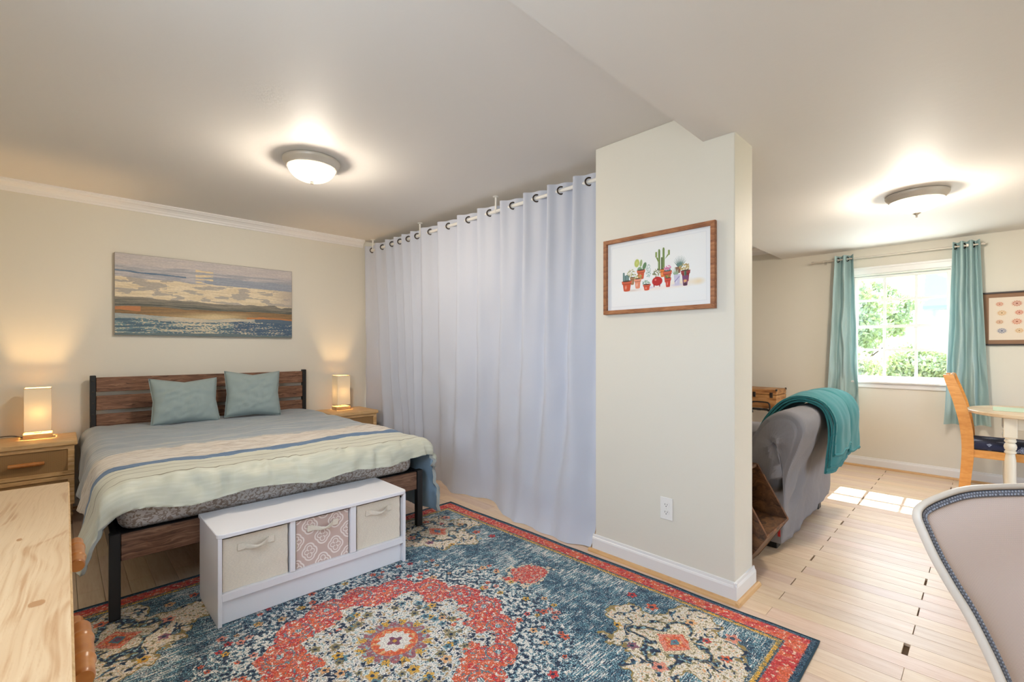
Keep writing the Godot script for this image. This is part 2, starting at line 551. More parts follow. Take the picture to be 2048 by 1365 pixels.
# ---------------------------------------------------------------- floor of narrow bamboo planks
func make_floor():
	var f := structure("floor", "pale bamboo plank floor with open end joints")
	var s := ST()
	span(s, Vector3(XL - 0.1, -0.12, ZB - 0.1), Vector3(XR + 0.15, -0.012, ZF + 0.1), 0)
	mk(f, "subfloor", s, mats["dark_subfloor"])
	var base: StandardMaterial3D = mats["bamboo_plank"]
	var variants := []
	var rng := RandomNumberGenerator.new()
	rng.seed = 5
	for k in 10:
		var m: StandardMaterial3D = base.duplicate()
		m.uv1_offset = Vector3(rng.randf() * 3, rng.randf() * 3, rng.randf() * 3)
		var t := rng.randf_range(0.955, 1.0)
		m.albedo_color = Color(t, t * rng.randf_range(0.975, 1.0), t * rng.randf_range(0.95, 1.0))
		# grain along z: the texture's grain runs along u = x on top faces, so swap by scale
		m.uv1_scale = Vector3(9.0, 9.0, 1.4)
		variants.append(m)
	var across := texture_grain_z()
	for m in variants: m.albedo_texture = across
	var W := 0.0965
	var meshes := {}
	var seen := []
	var rest := ST()
	var x0 := 2.905 - 36 * W
	for i in 92:
		var cx := x0 + i * W
		var xa := maxf(cx - W * 0.5, XL)
		var xb := minf(cx + W * 0.5, XR)
		if xb - xa < 0.01: continue
		var odd := i % 2 == 0
		var z := (-0.70 if odd else -0.22) - 0.96 * 6
		while z < ZF:
			var za := maxf(z, ZB); var zb := minf(z + 0.96, ZF)
			z += 0.96
			if zb - za < 0.02: continue
			var gap := 0.0012
			var joint := absf(zb + 0.70) < 0.01 or absf(zb + 0.22) < 0.01
			if joint and cx > 2.35 and zb - za > 0.5:
				gap = [0.003, 0.005, 0.004, 0.009][(i / 2) % 4]
				if absf(cx - 2.428) < 0.06 and not odd: gap = 0.02
			var len := snappedf(zb - za - gap, 0.001)
			var wid := snappedf(xb - xa - 0.0012, 0.001)
			var key := "%d_%d" % [int(len * 1000), int(wid * 1000)]
			if not meshes.has(key):
				var t := ST()
				box(t, Vector3.ZERO, Vector3(wid, 0.012, len), 0.0008)
				t.generate_normals()
				meshes[key] = t.commit()
			var c := Vector3((xa + xb) * 0.5, -0.006, za + len * 0.5)
			# in view, not under the rug, nearest first
			var best := -1.0
			for k in 5:
				var p := c + Vector3(0, 0, (k - 2) * len * 0.24)
				var rel := p - EYE
				var fw := rel.x * sin(YAW) - rel.z * cos(YAW)
				var rt := rel.x * cos(YAW) + rel.z * sin(YAW)
				if fw < 0.3: continue
				var px := 1024 + FOCAL * rt / fw
				var py := 699 - FOCAL * rel.y / fw
				if px < 100 or px > 2060 or py > 1400: continue
				var hid := (p.x > -0.2 and p.x < 2.15 and p.z > -2.85 and p.z < -0.5) or (p.x < 0.1 and p.z > -1.9) or (p.x > 2.5 and p.z < -1.75 and p.x < 5.0) or p.x < -0.1
				if hid: continue
				best = maxf(best, 1000.0 / fw)
			var d := {"k": key, "c": c, "m": rng.randi() % variants.size(), "s": best}
			seen.append(d)
	seen.sort_custom(func(a, b): return a.s > b.s)
	var n := 0
	for d in seen:
		if d.s > 0 and n < 290:
			inst(f, "plank", meshes[d.k], variants[d.m], Transform3D(Basis(), d.c))
			n += 1
		else:
			rest.append_from(meshes[d.k], 0, Transform3D(Basis(), d.c))
	var o := MeshInstance3D.new()
	o.mesh = rest.commit()
	o.material_override = variants[0]
	o.name = "plank_field"
	f.add_child(o, true)
	o.set_meta("kind", "stuff")

func texture_grain_z() -> ImageTexture:
	var im: Image = mats["bamboo_plank"].albedo_texture.get_image().duplicate()
	im.rotate_90(CLOCKWISE)
	return ImageTexture.create_from_image(im)

# ---------------------------------------------------------------- the window in view
func make_window():
	var w := structure("window_1", "white double-hung window with grilles between teal curtains")
	var wt: Material = mats["white_trim"]
	var za := -0.99; var zb := -0.23; var ya := 0.86; var yb := 1.965
	var s := ST()   # casing on the wall and lining of the opening
	for side in [[za - 0.06, za], [zb, zb + 0.06]]:
		span(s, Vector3(XR - 0.018, ya, side[0]), Vector3(XR, yb + 0.065, side[1]), 0.004)
	span(s, Vector3(XR - 0.0174, yb, za - 0.004), Vector3(XR, yb + 0.0644, zb + 0.004), 0.004)
	span(s, Vector3(XR - 0.026, yb + 0.05, za - 0.065), Vector3(XR - 0.018, yb + 0.072, zb + 0.065), 0.003)
	mk(w, "casing", s, wt)
	s = ST()
	span(s, Vector3(XR, ya, za), Vector3(XR + 0.15, yb, za + 0.012), 0.002)
	span(s, Vector3(XR, ya, zb - 0.012), Vector3(XR + 0.15, yb, zb), 0.002)
	span(s, Vector3(XR + 0.0006, yb - 0.0115, za + 0.004), Vector3(XR + 0.1494, yb - 0.0003, zb - 0.004), 0.002)
	mk(w, "jamb", s, wt)
	s = ST()
	span(s, Vector3(XR - 0.045, ya - 0.002, za - 0.08), Vector3(XR + 0.15, ya + 0.02, zb + 0.08), 0.005)
	span(s, Vector3(XR - 0.016, ya - 0.05, za - 0.06), Vector3(XR, ya - 0.002, zb + 0.06), 0.004)
	mk(w, "sill", s, wt)
	var glass := mat("window_glass", Color(1, 1, 1, 0.04), 0.02)
	glass.transparency = BaseMaterial3D.TRANSPARENCY_ALPHA
	var ga := za + 0.012; var gb := zb - 0.012
	var mz := [-0.731, -0.489]
	for k in 2:      # lower sash inside, upper sash outside
		var x := XR + (0.05 if k == 0 else 0.085)
		var y0 := ya + 0.02 if k == 0 else 1.415
		var y1 := 1.445 if k == 0 else yb - 0.012
		var st := 0.03
		var sash := Node3D.new()
		sash.name = "sash"
		w.add_child(sash, true)
		s = ST()
		span(s, Vector3(x - 0.0152, y0 + 0.0005, ga + 0.006), Vector3(x + 0.0152, y0 + (0.05 if k == 0 else 0.03), gb - 0.006), 0.003)
		span(s, Vector3(x - 0.0152, y1 - 0.03, ga + 0.006), Vector3(x + 0.0152, y1 - 0.0005, gb - 0.006), 0.003)
		span(s, Vector3(x - 0.016, y0, ga + 0.0006), Vector3(x + 0.016, y1, ga + st), 0.003)
		span(s, Vector3(x - 0.016, y0, gb - st), Vector3(x + 0.016, y1, gb - 0.0006), 0.003)
		mk(sash, "sash_frame", s, wt)
		var gy0: float = y0 + (0.05 if k == 0 else 0.03)
		var gy1 := y1 - 0.03
		var ym := 1.195 if k == 0 else 1.70
		s = ST()
		for z in mz: span(s, Vector3(x - 0.012, gy0 - 0.004, z - 0.012), Vector3(x + 0.012, gy1 + 0.004, z + 0.012), 0.002)
		span(s, Vector3(x - 0.0112, ym - 0.012, ga + st - 0.004), Vector3(x + 0.0112, ym + 0.012, gb - st + 0.004), 0.002)
		mk(sash, "muntin", s, wt)
		var ze := [ga + st, mz[0], mz[1], gb - st]
		var ye := [gy0, ym, gy1]
		for i in 3:
			for j in 2:
				s = ST()
				quad(s, Vector3(x, ye[j], ze[i]), Vector3(x, ye[j], ze[i + 1]), Vector3(x, ye[j + 1], ze[i + 1]), Vector3(x, ye[j + 1], ze[i]))
				mk(sash, "pane", s, glass)

# ---------------------------------------------------------------- what is seen through the window
func make_outside():
	var s := ST()
	span(s, Vector3(6.05, -0.6, -30), Vector3(60, -0.1, 30), 0)
	tag(mk(self, "ground_outside", s, mat("lawn", C8(120, 136, 84), 0.9)), "green ground outside the window", "", "", "structure")
	# eave of this house over the window
	s = ST()
	span(s, Vector3(6.05, 2.34, -6), Vector3(6.98, 2.46, 4), 0.01)
	tag(mk(self, "roof_eave", s, mats["white_trim"]), "white roof eave outside above the window", "", "", "structure")
	# leaves
	var leaf := ST()
	leaf.set_smooth_group(-1)
	for q in [[Vector3(0, 0, 0), Vector3(0.035, 0.05, 0.012), Vector3(0, 0.12, 0)], [Vector3(0, 0, 0), Vector3(0, 0.12, 0), Vector3(-0.035, 0.05, 0.012)]]:
		tri(leaf, q[0], q[1], q[2])
	leaf.generate_normals()
	var lm: Mesh = leaf.commit()
	var m := mat("leaf", C8(228, 235, 214), 0.5)
	m.vertex_color_use_as_albedo = true
	m.backlight_enabled = true
	m.backlight = Color(0.86, 0.92, 0.74)
	m.cull_mode = BaseMaterial3D.CULL_DISABLED
	lm.surface_set_material(0, m)
	var spots := [
		["tree", "leafy pale green tree outside the upper left window panes", "tree", Vector3(13.0, 0, -2.65), 1.45, 1.9, 24000],
		["tree", "rounder leafy tree outside beyond the middle window panes", "tree", Vector3(15.3, 0, -2.2), 1.15, 2.15, 18000],
		["shrub", "loose green shrub outside the lower left window panes", "shrub", Vector3(9.3, 0, -1.75), 0.75, 0.75, 8000],
		["shrub", "broad green shrub outside the lower middle window panes", "shrub", Vector3(9.8, 0, -0.75), 0.75, 0.8, 8000],
		["shrub", "light green shrub outside the lower window panes beside the teal curtain on the table side", "shrub", Vector3(9.6, 0, 0.1), 0.7, 0.8, 8000]]
	var rng := RandomNumberGenerator.new()
	rng.seed = 77
	for q in spots:
		var t := thing(q[0], q[1], q[2], q[3])
		var h: float = q[5]
		s = ST()
		tube(s, [Vector3(0, -0.12, 0), Vector3(0.03, h * 0.5, 0.02), Vector3(0.0, h, 0.0)], [0.09, 0.06, 0.03] if q[0] == "tree" else [0.03, 0.02, 0.01], 8)
		for k in 5:
			var a := TAU * k / 5.0
			tube(s, [Vector3(0.02, h * 0.45, 0), Vector3(cos(a), 0.6, sin(a)) * q[4] * 0.28 + Vector3(0, h * 0.5, 0)], 0.02 if q[0] == "tree" else 0.008, 6)
		mk(t, "trunk", s, mat("bark", C8(110, 92, 72), 0.9))
		var mm := MultiMesh.new()
		mm.transform_format = MultiMesh.TRANSFORM_3D
		mm.use_colors = true
		mm.mesh = lm
		mm.instance_count = q[6]
		for k in mm.instance_count:
			var d := Vector3(rng.randfn(), rng.randfn(), rng.randfn()).normalized()
			var lump := 0.75 + 0.25 * sin(d.x * 5.0 + q[3].z) * sin(d.y * 6.0) * sin(d.z * 4.0 + 1.0)
			var r := pow(rng.randf(), 0.4) * lump
			var p := Vector3(d.x * q[4], d.y * q[4] * 0.9 + h, d.z * q[4]) * Vector3(r, 1, r)
			p.y = h + d.y * q[4] * 0.9 * r
			if p.y < -0.05: p.y = rng.randf() * 0.5
			var b := Basis.from_euler(Vector3(rng.randf_range(-1.2, 1.2), rng.randf() * TAU, rng.randf_range(-1.2, 1.2))).scaled(Vector3.ONE * rng.randf_range(0.4, 0.95) * (1.3 if q[0] == "tree" else 0.9))
			mm.set_instance_transform(k, Transform3D(b, p))
			var g := rng.randf_range(0.45, 1.0)
			mm.set_instance_color(k, Color(g, g, g * rng.randf_range(0.7, 1.0)))
		var mi := MultiMeshInstance3D.new()
		mi.multimesh = mm
		mi.name = "foliage"
		t.add_child(mi)
		mi.set_meta("kind", "stuff")
	# neighbour's house
	var ho := thing("neighbour_house", "neighbouring house with grey shingle roof and white wall outside the window", "house", Vector3(22, 0, 1.0))
	s = ST()
	span(s, Vector3(0, -0.1, -2.2), Vector3(6, 2.75, 7), 0.01)
	mk(ho, "wall", s, mat("white_siding", C8(236, 236, 232), 0.7))
	s = ST()
	prism(s, PackedVector2Array([Vector2(-0.5, 2.7), Vector2(3, 6.2), Vector2(6.5, 2.7), Vector2(6.5, 2.58), Vector2(-0.5, 2.58)]), -2.6, 7.4)
	mk(ho, "roof", s, mat("grey_shingle", C8(142, 152, 164), 0.8))
	for z in [-1.2, 1.6]:
		s = ST()
		span(s, Vector3(-0.03, 1.0, z), Vector3(0.02, 2.1, z + 0.8), 0.01)
		var win := mk(ho, "window", s, mat("dark_glass", C8(70, 84, 96), 0.1))
		for y in [0.94, 2.1]:
			s = ST()
			span(s, Vector3(-0.05, y, z - 0.06), Vector3(-0.005, y + 0.06, z + 0.86), 0.005)
			mk(win, "window_trim", s, mats["white_trim"])

# ---------------------------------------------------------------- bed
func make_bed():
	var b := thing("bed_frame", "dark wood and black metal bed frame with slatted headboard", "bed", Vector3(0.95, 0, -3.7))
	var bw: Material = mats["barn_wood"]
	var bm: Material = mats["black_metal"]
	var s: SurfaceTool
	# local: x -0.79..0.79, headboard z = -1.02, foot z = 1.02
	for sx in [-1.0, 1.0]:
		s = ST()
		box(s, Vector3(sx * 0.775, 0.5, -1.03), Vector3(0.035, 1.0, 0.045), 0.003)
		mk(b, "headboard_post", s, bm)
		s = ST()
		box(s, Vector3(sx * 0.78, 0.201, 1.02), Vector3(0.04, 0.378, 0.04), 0.003)
		mk(b, "leg", s, bm)
		s = ST()
		box(s, Vector3(sx * 0.78, 0.33, 0), Vector3(0.025, 0.1, 2.0), 0.003)
		mk(b, "side_rail", s, bm)
		for k in 5:      # small bolts beside each post
			s = ST()
			lathe(s, [Vector2(0, 0), Vector2(0.006, 0.001), Vector2(0.006, 0.004), Vector2(0, 0.006)], 8, turned(Vector3(PI / 2, 0, 0), Vector3(sx * 0.775, 0.62 + k * 0.085, -1.005)))
			mk(b, "bolt", s, mats["dark_bronze"])
	var ys := [[0.875, 0.985], [0.735, 0.845], [0.585, 0.705]]
	for y in ys:
		s = ST()
		span(s, Vector3(-0.757, y[0], -1.035), Vector3(0.757, y[1], -1.012), 0.003)
		mk(b, "headboard_slat", s, bw)
	s = ST()
	span(s, Vector3(-0.76, 0.262, 1.008), Vector3(0.76, 0.378, 1.03), 0.003)
	mk(b, "footboard", s, bw)
	s = ST()
	span(s, Vector3(-0.77, 0.355, -0.99), Vector3(0.77, 0.37, 0.99), 0.002)
	mk(b, "slat_deck", s, bm)
	# mattress in a floral sheet
	var nf := noise(61, 0.035, 2)
	var nf2 := noise(62, 0.08, 2)
	var fl := tmat("floral_sheet", texture(384, 384, func(x: int, y: int):
		var a := absf(nf.get_noise_2d(x, y))
		var c := nf2.get_noise_2d(x * 0.8, y)
		var t := 0.0
		if a < 0.07: t = 0.8
		elif c > 0.22: t = 0.65
		return C8(230, 222, 216).lerp(C8(156, 130, 110), t)), 0.7, Vector3(1.6, 1.6, 1.6))
	var mt := thing("mattress", "mattress in a brown and white floral sheet", "mattress", Vector3(0.95, 0.371, -3.7))
	s = ST()
	rounded_slab(s, Vector3(1.53, 0.2, 1.98), 0.07)
	relief(fl, bumps(63, 0.02, 128, 3.0), 0.4)
	mk(mt, "mattress_body", s, fl)
	make_comforter()
	# cushions
	var cm := mat("sage_blue_cotton", C8(150, 166, 166), 0.85)
	cm.rim_enabled = true
	cm.rim = 0.3
	cm.uv1_triplanar = true
	cm.uv1_scale = Vector3(9, 9, 9)
	relief(cm, weave_normal(), 0.35)
	pillow("throw_pillow", "slumped grey-blue cushion lying lower against the headboard slats", Vector3(0.715, 0.79, -4.47), Vector2(0.46, 0.37), Vector3(-0.32, 0.08, -0.02), cm, 4)
	pillow("throw_pillow", "upright square grey-blue cushion nearer the small lamp by the grey curtain", Vector3(1.205, 0.815, -4.48), Vector2(0.43, 0.40), Vector3(-0.30, -0.1, -0.03), cm, 9)

var weave_cache: ImageTexture
func weave_normal() -> ImageTexture:
	if weave_cache: return weave_cache
	var im := Image.create(256, 256, false, Image.FORMAT_RGBA8)
	var n := noise(71, 0.2, 2)
	for y in 256:
		for x in 256:
			var over := (int(x / 4) + int(y / 4)) % 2 == 0
			var t := sin(PI * fmod(float(y if over else x), 4.0) / 4.0) * 0.6 + n.get_noise_2d(x * 0.2, y) * 0.3 + 0.3
			im.set_pixel(x, y, Color(t, t, t))
	im.bump_map_to_normal_map(3.0)
	weave_cache = ImageTexture.create_from_image(im)
	return weave_cache

func rounded_slab(s: SurfaceTool, sz: Vector3, r: float):
	# slab standing on y = 0 with rounded vertical corners and soft edges
	var ring := func(inset: float, y: float):
		var pts := []
		var hx := sz.x * 0.5 - inset; var hz := sz.z * 0.5 - inset
		var rr := maxf(r - inset, 0.01)
		for c in [[1, 1, 0.0], [-1, 1, PI / 2], [-1, -1, PI], [1, -1, 3 * PI / 2]]:
			for k in 6:
				var a: float = c[2] + k * PI / 10.0
				pts.append(Vector3(c[0] * (hx - rr) + cos(a) * rr, y, c[1] * (hz - rr) + sin(a) * rr))
		pts.reverse()
		return pts
	var e := minf(0.05, sz.y * 0.4)
	var rings := []
	for k in 5:
		var a := k * PI / 8
		rings.append(ring.call(e * (1 - sin(a)), e * (1 - cos(a))))
	for k in 5:
		var a := k * PI / 8
		rings.append(ring.call(e * (1 - cos(a)), sz.y - e + e * sin(a)))
	loft(s, rings)

func pillow(called: String, label: String, at: Vector3, sz: Vector2, rot: Vector3, m: Material, sd: int):
	var n := noise(sd, 3.0, 2)
	var t := thing(called, label, "cushion", at)
	t.rotation = rot
	var s := ST()
	for side in [1.0, -1.0]:
		grid(s, 26, 26, func(u: float, v: float):
			var a: float = u * 2 - 1; var c: float = v * 2 - 1
			var puff := pow(maxf(0.0, (1 - pow(absf(a), 2.6)) * (1 - pow(absf(c), 2.6))), 0.55)
			var pin: float = 1.0 - 0.09 * (1 - absf(a)) * absf(c)
			var pin2: float = 1.0 - 0.09 * (1 - absf(c)) * absf(a)
			var w := n.get_noise_2d(a * 1.1 + side * 3, c) * 0.016 * puff
			var sag: float = -0.02 * (1 - absf(a)) * maxf(c, 0)
			return Vector3(a * sz.x * 0.5 * pin2, c * sz.y * 0.5 * pin + sag, side * (puff * 0.075 + w)), side < 0)
	mk(t, "cover", s, m)
	var rim := []
	for k in 64:
		var q := k / 16.0
		var i := int(q); var f := (q - i) * 2 - 1
		var p: Vector2 = [Vector2(f, -1), Vector2(1, f), Vector2(-f, 1), Vector2(-1, -f)][i]
		rim.append(Vector3(p.x * sz.x * 0.5 * (1.0 - 0.09 * (1 - absf(p.y)) * absf(p.x)), p.y * sz.y * 0.5 * (1.0 - 0.09 * (1 - absf(p.x)) * absf(p.y)) - 0.02 * (1 - absf(p.x)) * maxf(p.y, 0), 0))
	s = ST()
	tube(s, rim, 0.0025, 6, true)
	mk(t, "seam", s, m)

func make_comforter():
	var n1 := noise(81, 5.0, 3)
	var n2 := noise(82, 1.6, 2)
	var n3 := noise(83, 14.0, 2)
	var FX := 0.74; var R := 0.11; var q := R * PI / 2
	var SL := FX + q + 0.15; var SR := FX + q + 0.42
	var LZ := 2.03; var RZ := 0.10; var qz := RZ * PI / 2
	var TOT := LZ + qz + 0.03
	var P := func(u: float, v: float, inset: float):
		var sx: float = lerpf(-SL, SR, u)
		var hang_r := clampf((sx - FX - q) / 0.12, 0, 1)
		var tot := lerpf(TOT, LZ + 0.03, hang_r * hang_r)
		var uneven := n2.get_noise_2d(sx * 1.3, 7.0) * 0.028
		var sz: float = v * (tot + uneven * clampf((v - 0.8) * 5, 0, 1))
		var t := absf(sx)
		var sg := signf(sx)
		var off := t; var dx := 0.0
		if t > FX:
			var a := minf((t - FX) / R, PI / 2)
			off = FX + R * sin(a); dx = R * (1 - cos(a))
			if t > FX + q:
				var e := t - FX - q
				off += e * 0.10 + n2.get_noise_2d(sz * 1.2, sg * 4) * 0.05 * minf(e * 6, 1)
				dx += e
				if sg < 0: off += 0.09 * minf(e / 0.15, 1.0) * smoothstep(LZ - 0.5, LZ + 0.1, sz)
		var z := sz; var dz := 0.0
		if sz > LZ:
			var a := minf((sz - LZ) / RZ, PI / 2)
			z = LZ + RZ * sin(a); dz = RZ * (1 - cos(a))
			if sz > LZ + qz:
				dz += sz - LZ - qz
				z += (sz - LZ - qz) * 0.15
		var drop := sqrt(dx * dx + dz * dz)
		if sx < -FX and sz > LZ - 0.25: drop += 0.06 * clampf((-sx - FX) / 0.3, 0, 1) * clampf((sz - LZ + 0.25) / 0.4, 0, 1)
		var y := 0.622 - drop
		# padding, wrinkles and tucks
		var sage := smoothstep(LZ - 0.04, LZ + 0.08, sz)
		var w: float = n1.get_noise_2d(sx * 0.9, sz * 0.9) * (0.006 + 0.014 * sage) + n2.get_noise_2d(sx, sz + 3) * 0.014
		w += pow(absf(sin(sx * 13 + n1.get_noise_2d(sx, 2) * 4 + sz * 9)), 3.0) * -0.03 * sage * (0.5 + n2.get_noise_2d(sx * 2, sz * 2 + 9))
		if sz > 1.32 and sz < 1.70: w += n3.get_noise_2d(sx * 0.5, sz * 3.0) * 0.006
		if sz > 1.70 and sz < 1.79: w += sin(sz * 210) * 0.003 + 0.004
		var nx := 0.0
		if t > FX: nx = sg * sin(minf((t - FX) / R, PI / 2))
		var nz := 0.0
		if sz > LZ: nz = sin(minf((sz - LZ) / RZ, PI / 2))
		var nn := Vector3(nx, maxf(0.05, 1 - maxf(absf(nx), nz)), nz).normalized()
		var p := Vector3(off * sg, y, z - LZ) + nn * (w - inset)
		# edge thins
		return p
	var c := thing("comforter", "grey-blue, cream and sage striped comforter draped over the bed", "comforter", Vector3(0.95, 0.0, -2.655))
	var s := ST()
	grid(s, 120, 230, func(u: float, v: float): return P.call(u, v, 0.0), true)
	# rim joins cover and lining
	for e in 4:
		var m := 120 if e % 2 == 0 else 230
		for k in m:
			var f0 := float(k) / m; var f1 := float(k + 1) / m
			var a: Vector2; var b: Vector2
			match e:
				0: a = Vector2(f0, 1); b = Vector2(f1, 1)
				1: a = Vector2(1, f0); b = Vector2(1, f1)
				2: a = Vector2(f0, 0); b = Vector2(f1, 0)
				3: a = Vector2(0, f0); b = Vector2(0, f1)
			var A: Vector3 = P.call(a.x, a.y, 0.0); var B: Vector3 = P.call(b.x, b.y, 0.0)
			var C: Vector3 = P.call(b.x, b.y, 0.022); var D: Vector3 = P.call(a.x, a.y, 0.022)
			if e == 0 or e == 3: quad(s, D, C, B, A, a, b, b, a)
			else: quad(s, A, B, C, D, a, b, b, a)
	var grey := C8(154, 165, 174); var cream := C8(216, 208, 196); var stripe := C8(92, 120, 152); var sage := C8(208, 207, 189)
	var nn2 := noise(84, 0.02, 3)
	var nl := noise(85, 0.11, 2)
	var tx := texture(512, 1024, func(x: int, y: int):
		var z := y / 1024.0 * TOT + nn2.get_noise_2d(x, y * 0.3) * 0.012
		var r := nl.get_noise_2d(x * 0.25, y)
		if z < 1.28:
			var t := smoothstep(0.9, 1.28, z + nn2.get_noise_2d(x * 1.5, y * 0.05) * 0.25)
			var stroke := nl.get_noise_2d(x * 0.03, y * 0.55 + 300)
			var g := grey.lerp(C8(128, 142, 156), clampf(0.3 + r, 0, 1) * 0.6)
			if stroke > 0.34 - t * 0.2: g = g.lerp(C8(206, 202, 190), 0.55)
			return g
		if z < 1.33: return C8(196, 190, 176) if r > 0.05 else grey
		if z < 1.69: return cream.lerp(C8(176, 162, 148), clampf((nl.get_noise_2d(x * 0.2, y * 2.2) - 0.1) * 4, 0, 0.8))
		if z < 1.785: return stripe.lerp(C8(70, 96, 124), clampf(sin(y * 0.9 + r * 3.0) * 0.7 + r, 0, 0.9))
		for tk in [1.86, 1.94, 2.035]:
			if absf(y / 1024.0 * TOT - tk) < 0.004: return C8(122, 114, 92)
		return sage.lerp(C8(197, 196, 175), clampf(0.5 + r, 0, 0.6)))
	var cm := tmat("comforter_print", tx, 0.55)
	cm.rim_enabled = true
	cm.rim = 0.4
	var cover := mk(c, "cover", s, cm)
	s = ST()
	grid(s, 100, 120, func(u: float, v: float): return P.call(u, v, 0.022), false)
	tag(mk(c, "lining", s, mat("blue_lining", C8(164, 190, 208), 0.45)), "pale blue lining")
	s = ST()
	box(s, Vector3(0.93, 0.2, -0.02), Vector3(0.002, 0.035, 0.06), 0.0005)
	tag(mk(c, "care_tag", s, mat("tag_white", C8(236, 240, 244), 0.6)), "small white care tag")

# ---------------------------------------------------------------- rug
func make_rug():
	var N := 1180
	var HALF := 1.225
	var im := rug_image(N, HALF)
	var r := thing("area_rug", "distressed teal area rug with coral medallion and red border", "rug", Vector3(0.977, 0.0, -1.69), deg_to_rad(0.8))
	var m := tmat("rug_pile", ImageTexture.create_from_image(im), 0.95)
	relief(m, bumps(91, 0.32, 256, 3.0, 2), 0.5)
	m.rim_enabled = true
	m.rim = 0.25
	var s := ST()
	var nz := noise(92, 1.2, 2)
	var f := func(u: float, v: float):
		var x: float = (u * 2 - 1) * HALF; var z: float = (v * 2 - 1) * HALF
		var edge := minf(HALF - absf(x), HALF - absf(z))
		return Vector3(x + (nz.get_noise_2d(z * 1.5, 3) * 0.012 if absf(x) > HALF - 0.05 else 0.0), 0.009 - 0.004 * exp(-edge * 60.0) + nz.get_noise_2d(x, z) * 0.0015, z)
	grid(s, 90, 90, f, true)
	mk(r, "pile", s, m)
	s = ST()
	var loop := []
	for k in 4:
		for i in 60:
			var t := i / 60.0
			var p: Vector2 = [Vector2(t, 0), Vector2(1, t), Vector2(1 - t, 1), Vector2(0, 1 - t)][k]
			var q: Vector3 = f.call(p.x, p.y)
			loop.append(Vector3(q.x, 0.0045, q.z))
	tube(s, loop, 0.0045, 6, true)
	tag(mk(r, "bound_edge", s, mat("rug_edge", C8(34, 62, 76), 0.9)), "dark teal bound edge")

